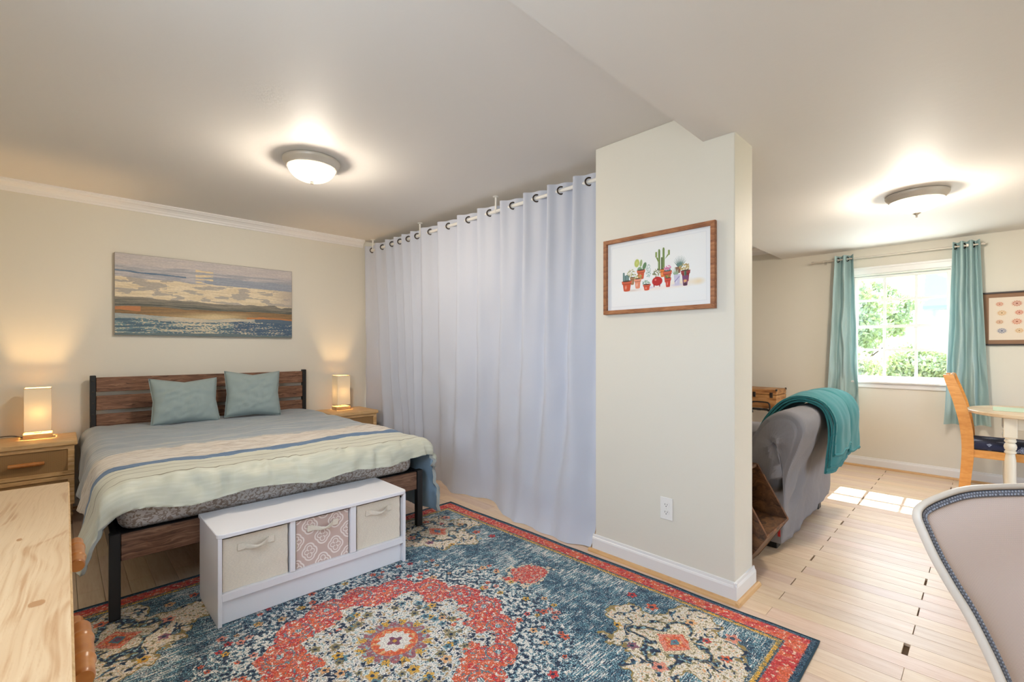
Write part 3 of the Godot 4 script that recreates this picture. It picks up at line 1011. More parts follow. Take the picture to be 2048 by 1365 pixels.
func rug_image(N: int, HALF: float) -> Image:
	var fine := noise(101, 0.30, 2).get_image(N, N); fine.convert(Image.FORMAT_L8)
	var mid := noise(102, 0.035, 3).get_image(N, N); mid.convert(Image.FORMAT_L8)
	var wx := noise(103, 0.018, 3).get_image(N, N); wx.convert(Image.FORMAT_L8)
	var big := noise(104, 0.006, 2).get_image(N, N); big.convert(Image.FORMAT_L8)
	var sk := noise(105, 0.26, 2).get_image(N / 11, N); sk.resize(N, N, Image.INTERPOLATE_CUBIC); sk.convert(Image.FORMAT_L8)
	var sk2 := noise(106, 0.30, 1).get_image(N, N / 16); sk2.resize(N, N, Image.INTERPOLATE_CUBIC); sk2.convert(Image.FORMAT_L8)
	var F := fine.get_data(); var M := mid.get_data(); var X := wx.get_data(); var B := big.get_data(); var S := sk.get_data(); var S2 := sk2.get_data()
	var out := PackedByteArray()
	out.resize(N * N * 3)
	var navy := Vector3(30, 46, 70); var dteal := Vector3(50, 84, 104); var teal := Vector3(82, 124, 138); var lteal := Vector3(142, 176, 180)
	var white := Vector3(226, 218, 208); var cream := Vector3(222, 205, 178); var red := Vector3(196, 56, 54); var coral := Vector3(214, 96, 62); var pink := Vector3(222, 140, 118)
	var plum := Vector3(128, 78, 98); var gold := Vector3(214, 162, 62); var olive := Vector3(134, 122, 84); var peach := Vector3(222, 168, 116)
	# small flowers: position, radius, colour
	var rng := RandomNumberGenerator.new()
	rng.seed = 19
	var cell := 0.1
	var flowers := {}
	var put := func(x: float, z: float, r: float, c: Vector3):
		var k := Vector2i(floori(x / cell), floori(z / cell))
		for i in range(-1, 2):
			for j in range(-1, 2):
				var kk := k + Vector2i(i, j)
				if not flowers.has(kk): flowers[kk] = []
				flowers[kk].append([x, z, r, c])
	for k in 190:
		var a := rng.randf() * TAU
		var r := rng.randf_range(0.52, 0.76) if k < 130 else rng.randf_range(0.2, 0.31)
		put.call(cos(a) * r, sin(a) * r, rng.randf_range(0.011, 0.021) * (1.0 if k < 130 else 1.2), [coral, gold, peach, pink, red, coral][rng.randi() % 6] if k < 130 else [olive, peach, gold, olive, teal][rng.randi() % 5])
	for sx in [-1, 1]:
		for sz in [-1, 1]:
			for o in [[0.62, 0.84, 0.030, pink], [0.97, 0.62, 0.030, coral], [0.99, 0.97, 0.034, pink], [0.84, 1.0, 0.026, coral], [0.6, 0.98, 0.022, peach], [0.98, 0.8, 0.026, peach], [0.66, 0.70, 0.026, plum], [0.74, 0.58, 0.022, gold], [0.9, 0.9, 0.02, red], [0.5, 1.0, 0.024, coral], [1.0, 0.5, 0.022, red]]:
				put.call(o[0] * sx, o[1] * sz, o[2], o[3])
	var bl := noise(107, 0.085, 3).get_image(N, N); bl.convert(Image.FORMAT_L8)
	var L := bl.get_data()
	var step := 2.0 * HALF / N
	var at := 0
	for j in N:
		var z := -HALF + (j + 0.5) * step
		for i in N:
			var x := -HALF + (i + 0.5) * step
			var id := j * N + i
			var f := F[id] / 255.0
			var mm := M[id] / 255.0
			var b2 := L[id] / 255.0 + (f - 0.5) * 0.3      # blots of one or two centimetres
			var wv := (X[id] / 255.0 - 0.5)
			var bg := B[id] / 255.0
			var st := S[id] / 255.0
			var st2 := S2[id] / 255.0
			var c: Vector3
			var ax := absf(x); var az := absf(z)
			var edge := HALF - maxf(ax, az) + (f - 0.5) * 0.012
			if edge < 0.024:
				c = dteal if f > 0.5 else navy
				if f > 0.72: c = teal
			elif edge < 0.098:
				c = red if mm + wv + f * 0.3 > 0.64 else coral
				if b2 > 0.66: c = pink
				if b2 > 0.76: c = cream
			elif edge < 0.106: c = navy if f < 0.55 else teal
			elif edge < 0.122: c = gold if b2 > 0.42 else olive
			elif edge < 0.136: c = dteal if f < 0.62 else cream
			else:
				# field: salt and pepper teal, crossed by thin pale threads
				var t := f * 0.9 + bg * 0.25 + (mm - 0.5) * 0.35
				c = navy if t < 0.46 else (dteal if t < 0.58 else (teal if t < 0.74 else lteal))
				if st + (f - 0.5) * 0.3 > 0.70 - (bg - 0.5) * 0.5 - (mm - 0.5) * 0.2: c = white if f > 0.3 else lteal
				if st2 > 0.88 and mm > 0.5: c = white
				var r := sqrt(x * x + z * z)
				var th := atan2(z, x)
				var rw := r + wv * 0.10
				if rw < 0.73:
					var dens := smoothstep(0.78, 0.5, rw)
					var b3 := b2 + (mm - 0.5) * 0.5
					if b3 < 0.34 + 0.06 * dens: c = navy
					elif b3 > 0.70 - 0.17 * dens: c = white if f > 0.3 else lteal
					elif f > 0.60 - 0.1 * dens: c = lteal
				var lob := absf(sin(8 * th + 0.3))
				var ro := 0.455 + 0.06 * sqrt(lob) + wv * 0.04
				var ri := 0.335 + 0.04 * cos(8 * th + 0.6) + wv * 0.16
				if r < ro and r > ri:
					c = red if mm + (x - z) * 0.3 + wv * 0.6 > 0.5 else coral
					if b2 > 0.60: c = pink if f > 0.5 else coral
					if b2 > 0.70: c = white
					if b2 < 0.30: c = lteal if f > 0.5 else teal
					# curls: dotted teal arcs inside every lobe
					var k := (floorf((8 * th + 0.3) / PI) + 0.5) * PI / 8.0 - 0.3 / 8.0
					var ex := cos(k) * 0.43 - x; var ez := sin(k) * 0.43 - z
					var d := sqrt(ex * ex + ez * ez)
					var sw := fmod(atan2(ez, ex) + k + TAU * 2, TAU)
					if d > 0.046 and d < 0.054 and sw < 4.4 and f < 0.6: c = teal
					elif d < 0.013: c = teal if f < 0.55 else white
					elif d > 0.022 and d < 0.030 and f > 0.55: c = pink
				elif r <= ri:
					c = white
					if b2 + (mm - 0.5) * 0.5 < 0.28: c = navy
					elif b2 < 0.38 and f < 0.6: c = lteal
					if r > 0.2 and mm < 0.42 and b2 < 0.50: c = navy
					elif b2 > 0.70: c = olive if f > 0.5 else peach
				var cp := cos(12 * th)
				var pr := 0.128 + 0.016 * cp
				if r < pr + 0.036 and cp < -0.2 and r > 0.1 and b2 > 0.36: c = gold if f > 0.36 else olive
				if r < pr and r > 0.08:
					c = plum if f > 0.42 else pink
					if b2 > 0.62: c = lteal
				if r < 0.094: c = coral if b2 > 0.42 else peach
				if r < 0.064 + 0.006 * cos(12 * th): c = white
				if r < 0.026 + 0.008 * cos(4 * th): c = plum
				if r < 0.009: c = gold
				# corner cartouches
				var a := ax - 0.80; var b := az - 0.81
				var rc := sqrt(a * a + b * b)
				var tc := atan2(b, a)
				var lim := 0.275 + 0.05 * cos(4 * tc) + 0.035 * cos(6 * tc + 1.0) + wv * 0.12
				if rc < lim:
					c = cream if b2 < 0.55 else white
					if b2 < 0.32: c = olive
					if b2 > 0.74: c = peach
					if rc > lim - 0.014: c = olive if f > 0.4 else gold
					var vine := absf(rc - 0.125 - 0.03 * cos(4 * tc + 0.5) - wv * 0.16)
					if vine < 0.017: c = navy if b2 < 0.60 else lteal
					elif vine < 0.025: c = olive
					var vine2 := absf(rc - 0.22 - 0.04 * cos(5 * tc) - wv * 0.25)
					if vine2 < 0.014 and mm > 0.44: c = navy if b2 < 0.6 else teal
					var dm := absf(a) + absf(b) + wv * 0.03
					if dm < 0.096: c = cream if f > 0.4 else olive
					if dm < 0.076: c = pink if b2 > 0.4 else coral
					if dm < 0.052: c = coral if b2 < 0.62 else peach
					if dm < 0.028: c = teal
					if dm < 0.014: c = plum
				# half medallions on the sides
				var sa := (ax - 0.785) / 0.115; var sb := z / 0.085
				var sd := sqrt(sa * sa + sb * sb) + wv * 1.2
				if sd < 1.25 and b2 > 0.45: c = cream
				if sd < 0.95:
					c = red if b2 > 0.38 else coral
					if b2 > 0.60: c = pink if f > 0.5 else cream
					if b2 < 0.28: c = lteal
				var lst = flowers.get(Vector2i(floori(x / cell), floori(z / cell)))
				if lst != null:
					for q in lst:
						var dx: float = x - q[0]; var dz: float = z - q[1]
						var dd := dx * dx + dz * dz
						var rr: float = q[2]
						if dd < rr * rr * 1.3:
							var an := atan2(dz, dx)
							var rp := rr * (0.85 + 0.2 * cos(5 * an) + wv * 0.5)
							if dd < rp * rp and f > 0.3: c = q[3]
							if dd < rr * rr * 0.10: c = navy
			var gr := 1.0 + (f - 0.5) * 0.7
			out[at] = int(clampf(c.x * gr, 0, 255)); out[at + 1] = int(clampf(c.y * gr, 0, 255)); out[at + 2] = int(clampf(c.z * gr, 0, 255))
			at += 3
	return Image.create_from_data(N, N, false, Image.FORMAT_RGB8, out)

# ---------------------------------------------------------------- storage bench with bins
func make_bench():
	var wl: Material = mats["white_laminate"]
	var b := thing("storage_bench", "white three-cubby storage bench at the foot of the bed", "bench", Vector3(0.933, 0.0115, -2.455))
	# local: x -0.455..0.455, z -0.185..0.185, height 0.40
	var s := ST()
	var poly := PackedVector2Array()
	for c in [[1, 1, 0.0], [-1, 1, PI / 2]]:
		for k in 6:
			var a: float = c[2] + k * PI / 10
			poly.append(Vector2(c[0] * 0.43 + cos(a) * 0.03, c[1] * 0.155 + sin(a) * 0.03))
	poly.append(Vector2(-0.46, -0.187)); poly.append(Vector2(0.46, -0.187))
	prism(s, poly, 0, 0.018, Transform3D(Basis(Vector3(1, 0, 0), Vector3(0, 0, 1), Vector3(0, -1, 0)), Vector3(0, 0.398, 0)), 0.0025)
	mk(b, "top", s, wl)
	for sx in [-1.0, 1.0]:
		s = ST()
		box(s, Vector3(sx * 0.447, 0.19, -0.004), Vector3(0.016, 0.38, 0.358), 0.0015)
		mk(b, "side_panel", s, wl)
		s = ST()
		box(s, Vector3(sx * 0.149, 0.26, -0.004), Vector3(0.03 if sx > 0 else 0.024, 0.24, 0.352), 0.0015)
		mk(b, "divider", s, wl)
	s = ST()
	box(s, Vector3(0, 0.121, -0.004), Vector3(0.878, 0.034, 0.354), 0.0015)
	mk(b, "shelf", s, wl)
	s = ST()
	box(s, Vector3(0, 0.052, 0.145), Vector3(0.878, 0.104, 0.014), 0.0015)
	mk(b, "kick_board", s, wl)
	s = ST()
	box(s, Vector3(0, 0.2, -0.181), Vector3(0.878, 0.36, 0.006), 0.001)
	mk(b, "back_panel", s, wl)
	s = ST()
	lathe(s, [Vector2(0, 0), Vector2(0.006, 0), Vector2(0.006, 0.002), Vector2(0, 0.002)], 10, turned(Vector3(0, 0, PI / 2), Vector3(0.439, 0.36, 0.15)))
	mk(b, "cam_lock", s, mats["dark_bronze"])
	# bins
	var cn := noise(111, 0.15, 2)
	var cream := tmat("cream_canvas", texture(256, 256, func(x: int, y: int): return C8(243, 231, 211).darkened(0.05 + 0.05 * cn.get_noise_2d(x * 0.4, y * 2.0) + 0.03 * float((x + y) % 2))), 0.9, Vector3(5, 5, 5))
	var trel := tmat("trellis_canvas", texture(512, 512, func(x: int, y: int):
		# interlocking quatrefoils, white lines on dusty pink
		var u := fmod(x / 512.0 * 2.0, 1.0); var v := fmod(y / 512.0 * 2.0, 1.0)
		var best := 9.0
		for k in [Vector2(0.5, 0.5), Vector2(0, 0), Vector2(1, 0), Vector2(0, 1), Vector2(1, 1)]:
			var p: Vector2 = (Vector2(u, v) - k).abs()
			var d := minf(p.length() - 0.15, minf(p.distance_to(Vector2(0.11, 0)) - 0.165, p.distance_to(Vector2(0, 0.13)) - 0.175))
			best = minf(best, d)
		var line := absf(best - 0.008) < 0.026 or absf(best + 0.085) < 0.017
		return C8(240, 228, 220) if line else C8(206, 180, 168)), 0.9)
	trel.uv1_scale = Vector3(1.0, 0.9, 1)
	var defs := [["cream canvas storage bin in the bench cubby nearest the dresser", -0.3, 0.266, cream], ["dusty pink canvas storage bin with white trellis pattern", 0.0, 0.258, trel], ["cream canvas storage bin in the bench cubby nearest the grey curtain", 0.302, 0.252, cream]]
	for d in defs:
		var w: float = d[2]
		var t := thing("fabric_bin", d[0], "storage bin", Vector3(0.933 + d[1], 0.150, -2.455), 0, "fabric bins in the white bench")
		s = ST()
		var nb := noise(int(d[1] * 10) + 120, 4.0, 2)
		# open box: four walls and a floor
		grid(s, 16, 14, func(u: float, v: float): return Vector3((u - 0.5) * w, v * 0.228, 0.155 - 0.018 * sin(u * PI) * sin(v * PI) * 0.6 + nb.get_noise_2d(u, v) * 0.004), false, 1)
		mk(t, "front_panel", s, d[3])
		s = ST()
		span(s, Vector3(-w * 0.5, 0, -0.16), Vector3(-w * 0.5 + 0.004, 0.228, 0.155), 0.001)
		span(s, Vector3(w * 0.5 - 0.004, 0, -0.16), Vector3(w * 0.5, 0.228, 0.155), 0.001)
		span(s, Vector3(-w * 0.5, 0, -0.16), Vector3(w * 0.5, 0.228, -0.156), 0.001)
		span(s, Vector3(-w * 0.5, 0, -0.16), Vector3(w * 0.5, 0.004, 0.15), 0.001)
		mk(t, "body", s, mats["cream_canvas"])
		# strap handle pinched in the middle
		s = ST()
		grid(s, 24, 4, func(u: float, v: float):
			var a: float = u * 2 - 1
			var pinch := 1.0 - 0.45 * exp(-a * a * 14)
			var lift := 0.0 if absf(a) > 0.62 else cos(a / 0.62 * PI / 2)
			return Vector3(a * 0.075, 0.178 + (v - 0.5) * 0.022 * pinch - 0.006 * lift, 0.157 + 0.026 * lift + 0.004 * sin(v * PI) * lift), false, 1)
		mk(t, "strap_handle", s, mats["cream_canvas"])
		for sx in [-1.0, 1.0]:
			s = ST()
			box(s, Vector3(sx * 0.063, 0.178, 0.1545), Vector3(0.026, 0.03, 0.004), 0.001)
			mk(t, "strap_patch", s, mats["cream_canvas"])

# ---------------------------------------------------------------- dresser and nightstands
func bamboo_pull(s: SurfaceTool, len: float, r: float, xf: Transform3D):
	# along local x, standing off along +z
	var pr := []
	for k in 41:
		var a := k / 40.0 * 2 - 1
		var rr := r * (1 + 0.05 * cos(a * 3))
		for q in [-0.42, 0.42]: rr += r * 0.16 * exp(-pow((a - q) / 0.05, 2))
		if absf(a) > 0.97: rr *= 0.9
		pr.append(Vector2(rr, a * len * 0.5))
	pr.push_front(Vector2(0, -len * 0.5)); pr.push_back(Vector2(0, len * 0.5))
	lathe(s, pr, 18, xf * turned(Vector3(0, 0, PI / 2), Vector3(0, 0, r * 1.6)))
	for q in [-0.42, 0.42]:
		tube(s, [Vector3(q * len * 0.5, 0, 0), Vector3(q * len * 0.5, 0, r * 1.4)], r * 0.55, 8, false, xf)

func drawer(parent: Node3D, c: Vector3, w: float, h: float, face: Basis, pull_len: float, pull_r: float):
	# drawer front centred at c, facing face.z
	var d := Node3D.new()
	d.name = "drawer"
	parent.add_child(d, true)
	d.transform = Transform3D(face, c)
	var wd: Material = mats["light_oak"]
	var s := ST()
	var f := 0.026
	box(s, Vector3(0, h * 0.5 - f * 0.5, 0), Vector3(w, f, 0.02), 0.002)
	box(s, Vector3(0, -h * 0.5 + f * 0.5, 0), Vector3(w, f, 0.02), 0.002)
	for sx in [-1.0, 1.0]: box(s, Vector3(sx * (w - f * 1.3) * 0.5, 0, 0), Vector3(f * 1.3, h - 2 * f, 0.02), 0.002)
	mk(d, "drawer_frame", s, wd)
	s = ST()
	box(s, Vector3(0, 0, -0.003), Vector3(w - f * 2.5, h - 2 * f, 0.01), 0.0005)
	mk(d, "rattan_panel", s, mats["rattan"])
	s = ST()
	bamboo_pull(s, pull_len, pull_r, turned(Vector3.ZERO, Vector3(0, 0, 0.004)))
	mk(d, "handle", s, mats["bamboo_handle"])

func make_dresser():
	var wd: Material = mats["light_oak"]
	var d := thing("dresser", "long dresser with a figured blond wood top and bamboo handles", "dresser", Vector3(-0.225, 0, -1.14), deg_to_rad(-0.3))
	# local: x -0.24..0.24 (front +x), z -0.8..0.8
	var n1 := noise(131, 0.006, 3); var n2 := noise(132, 0.03, 3); var n3 := noise(133, 0.0045, 2)
	var fig := tmat("figured_wood", texture(512, 768, func(x: int, y: int):
		var wx := n3.get_noise_2d(x, y) * 60.0
		var band := n1.get_noise_2d(x * 0.9 + wx + y * 0.22, y * 0.25 + wx * 0.3)
		var fleck := n2.get_noise_2d(x * 3.4 + y * 0.5 + wx, y * 0.16 + wx * 0.1)
		var fine := n2.get_noise_2d(x * 7.0 + y * 1.2, y * 0.5 + 40.0)
		var edge := 1.0 - clampf(absf(band - 0.12) * 9.0, 0, 1)
		var c := C8(192, 160, 122).lerp(C8(176, 142, 104), clampf(0.45 + fleck * 0.4, 0, 1))
		var dark := clampf(edge * (0.42 + fleck * 0.9) + maxf(0.0, fleck - 0.3) * 0.5 + maxf(0.0, band - 0.15) * 0.5, 0, 0.5)
		dark += clampf(fine - 0.25, 0, 0.3) * 0.7
		for k in [[360.0, 470.0, 16.0, 7.0], [470.0, 430.0, 11.0, 6.0], [300.0, 560.0, 8.0, 7.0], [430.0, 250.0, 5.0, 5.0]]:
			var dx: float = (x - k[0]) / k[2]; var dy: float = (y - k[1]) / k[3]
			if dx * dx + dy * dy < 1.0: dark = 0.85
		return c.lerp(C8(146, 100, 60), dark)), 0.4)
	var s := ST()
	box(s, Vector3(0, 0.787, 0), Vector3(0.48, 0.026, 1.6), 0.003)
	mk(d, "top_slab", s, wd)
	s = ST()
	s.set_smooth_group(-1)
	quad(s, Vector3(-0.237, 0.8004, 0.797), Vector3(0.237, 0.8004, 0.797), Vector3(0.237, 0.8004, -0.797), Vector3(-0.237, 0.8004, -0.797))
	tag(mk(d, "top_veneer", s, fig), "figured blond wood veneer")
	s = ST()
	span(s, Vector3(-0.235, 0.09, -0.79), Vector3(0.21, 0.774, 0.79), 0.002)
	mk(d, "carcass", s, wd)
	for sx in [-0.2, 0.18]:
		for sz in [-0.74, 0.74]:
			s = ST()
			lathe(s, [Vector2(0, 0), Vector2(0.016, 0), Vector2(0.02, 0.04), Vector2(0.023, 0.045), Vector2(0.02, 0.05), Vector2(0.024, 0.08), Vector2(0, 0.08)], 14, Transform3D(Basis(), Vector3(sx, 0.0115, sz)))
			mk(d, "leg", s, wd)
	var face := Basis(Vector3(0, 0, -1), Vector3.UP, Vector3(1, 0, 0))
	for row in [0.655, 0.435, 0.215]:
		for col in [[-0.555, 0.45], [0.0, 0.62], [0.555, 0.45]]:
			drawer(d, Vector3(0.222, row, col[0]), col[1], 0.205, face, 0.2, 0.0165)

func make_nightstands():
	var proto := thing("nightstand", "two-drawer nightstand with rattan fronts between dresser and bed", "nightstand", Vector3(-0.159, 0, -4.56), 0, "rattan nightstands beside the bed")
	var wd: Material = mats["light_oak"]
	var s := ST()
	box(s, Vector3(0, 0.564, 0), Vector3(0.485, 0.032, 0.42), 0.004)
	mk(proto, "top", s, wd)
	s = ST()
	span(s, Vector3(-0.226, 0.14, -0.2), Vector3(0.226, 0.548, 0.178), 0.003)
	mk(proto, "carcass", s, wd)
	for sx in [-0.2, 0.2]:
		for sz in [-0.17, 0.165]:
			s = ST()
			lathe(s, [Vector2(0, 0), Vector2(0.015, 0), Vector2(0.018, 0.06), Vector2(0.022, 0.066), Vector2(0.022, 0.076), Vector2(0.018, 0.082), Vector2(0.021, 0.142), Vector2(0, 0.142)], 14, Transform3D(Basis(), Vector3(sx, 0, sz)))
			mk(proto, "leg", s, wd)
	for row in [0.448, 0.243]: drawer(proto, Vector3(0, row, 0.188), 0.456, 0.2, Basis(), 0.165, 0.0125)
	var c := proto.duplicate()
	c.name = numbered("nightstand")
	add_child(c)
	c.position = Vector3(2.088, 0, -4.56)
	c.set_meta("label", "rattan nightstand half hidden between bed and long grey curtain")

# ---------------------------------------------------------------- table lamps
func make_lamps():
	for d in [["table_lamp", "glowing square table lamp on the nightstand by the dresser", Vector3(-0.113, 0.5805, -4.65), 0.5], ["table_lamp", "glowing square table lamp on the nightstand by the grey curtain", Vector3(2.075, 0.5805, -4.66), 0.34]]:
		var l := thing(d[0], d[1], "lamp", d[2], 0, "square bedside lamps")
		var s := ST()
		box(s, Vector3(0, 0.017, 0), Vector3(0.145, 0.034, 0.125), 0.003)
		mk(l, "base", s, mats["light_oak"])
		s = ST()
		lathe(s, [Vector2(0.018, 0.034), Vector2(0.018, 0.042), Vector2(0.009, 0.05), Vector2(0.009, 0.1), Vector2(0.016, 0.1), Vector2(0.016, 0.13), Vector2(0, 0.13)], 14)
		mk(l, "stem", s, mats["white_metal"])
		s = ST()
		lathe(s, [Vector2(0, 0.13), Vector2(0.014, 0.135), Vector2(0.02, 0.155), Vector2(0.03, 0.185), Vector2(0.026, 0.21), Vector2(0, 0.226)], 14)
		var bm := mat("bulb_glow", C8(255, 236, 200), 0.4)
		bm.emission_enabled = true
		bm.emission = C8(255, 214, 150)
		bm.emission_energy_multiplier = 3.0
		mk(l, "bulb", s, bm)
		var sh := mat("linen_shade", C8(248, 234, 206), 0.8)
		sh.backlight_enabled = true
		sh.backlight = Color(0.14, 0.125, 0.095)
		s = ST()
		var h := 0.066
		for k in 4:
			var b := Basis(Vector3.UP, k * PI / 2)
			s.set_smooth_group(-1)
			quad(s, b * Vector3(-h, 0.0525, h), b * Vector3(h, 0.0525, h), b * Vector3(h, 0.3475, h), b * Vector3(-h, 0.3475, h))
		mk(l, "lamp_shade", s, sh)
		for y in [0.0525, 0.3475]:
			s = ST()
			for k in 4:
				var b := Basis(Vector3.UP, k * PI / 2)
				box(s, b * Vector3(0, y, h), Vector3(h * 2 + 0.003, 0.005, 0.003) if k % 2 == 0 else Vector3(0.003, 0.005, h * 2 + 0.003), 0.0005)
			mk(l, "shade_rim", s, mat("linen_rim", C8(240, 216, 170), 0.8))
		var o := OmniLight3D.new()
		o.name = "bulb_light"
		o.light_color = C8(255, 208, 142)
		o.light_energy = d[3]
		o.light_size = 0.03
		o.omni_range = 12.0
		o.omni_attenuation = 2.0
		o.shadow_enabled = true
		l.add_child(o)
		o.position = Vector3(0, 0.18, 0)
	var c := ST()
	tube(c, spline([Vector3(-0.187, 0.592, -4.62), Vector3(-0.23, 0.606, -4.64), Vector3(-0.29, 0.607, -4.65), Vector3(-0.345, 0.59, -4.68), Vector3(-0.385, 0.5845, -4.74)], 6), 0.003, 6)
	tag(mk(self, "lamp_cord", c, mats["black_metal"]), "thin black cord of the lamp lying on the nightstand by the dresser", "cord")

# ---------------------------------------------------------------- ceiling lights
func make_ceiling_lights():
	for d in [["ceiling_light", "flush dome ceiling light over the bed side", Vector3(1.136, TOP, -2.977), 0.17, false, 1.2], ["ceiling_light", "flush ceiling light with pointed finial near the window", Vector3(4.05, LOW, -0.33), 0.165, true, 1.6]]:
		var l := thing(d[0], d[1], "ceiling light", d[2])
		var r: float = d[3]
		var s := ST()
		lathe(s, [Vector2(r * 0.80, -0.052), Vector2(r * 0.86, -0.050), Vector2(r * 0.9, -0.036), Vector2(r * 0.97, -0.024), Vector2(r, -0.014), Vector2(r, -0.006), Vector2(r * 0.96, 0.0)], 48)
		mk(l, "metal_rim", s, mats["nickel"])
		var g := mat("alabaster_glass", C8(255, 248, 236), 0.35)
		g.emission_enabled = true
		g.emission = C8(255, 236, 206)
		g.emission_energy_multiplier = 1.25
		s = ST()
		var depth := 0.135 if not d[4] else 0.13
		var pr := []
		for k in 15:
			var t := k / 14.0
			var rr := r * 0.82 * sqrt(maxf(0.0, 1 - pow(1 - t, 2.0))) if not d[4] else r * 0.82 * interp([Vector2(0, 0.10), Vector2(0.07, 0.2), Vector2(0.17, 0.44), Vector2(0.27, 0.66), Vector2(0.42, 0.83), Vector2(0.65, 0.94), Vector2(1, 1)], t)
			pr.append(Vector2(maxf(rr, 0.0), -depth + t * (depth - 0.045)))
		lathe(s, pr, 40, Transform3D(), 2.0)
		mk(l, "glass_bowl", s, g)
		s = ST()
		if d[4]:
			lathe(s, [Vector2(0, -depth - 0.030), Vector2(0.006, -depth - 0.028), Vector2(0.006, -depth - 0.022), Vector2(0.004, -depth - 0.018), Vector2(0.008, -depth - 0.01), Vector2(0.024, -depth), Vector2(0.02, -depth + 0.006)], 16)
		else:
			lathe(s, [Vector2(0, -depth - 0.014), Vector2(0.009, -depth - 0.012), Vector2(0.011, -depth - 0.006), Vector2(0.008, -depth), Vector2(0.012, -depth + 0.002)], 16)
		mk(l, "finial", s, mats["nickel"])
		var o := OmniLight3D.new()
		o.name = "ceiling_bulb_light"
		o.light_color = C8(255, 241, 222)
		o.light_energy = d[5]
		o.light_size = 0.08
		o.omni_range = 14.0
		o.omni_attenuation = 2.0
		o.shadow_enabled = true
		l.add_child(o)
		o.position = Vector3(0, -0.061, 0)

# ---------------------------------------------------------------- long grey curtains on a ceiling rod
func interp(tab: Array, z: float) -> float:
	if z <= tab[0].x: return tab[0].y
	for k in tab.size() - 1:
		var a: Vector2 = tab[k]; var b: Vector2 = tab[k + 1]
		if z <= b.x:
			var t := (z - a.x) / (b.x - a.x)
			return lerpf(a.y, b.y, t * t * (3 - 2 * t))
	return tab[-1].y

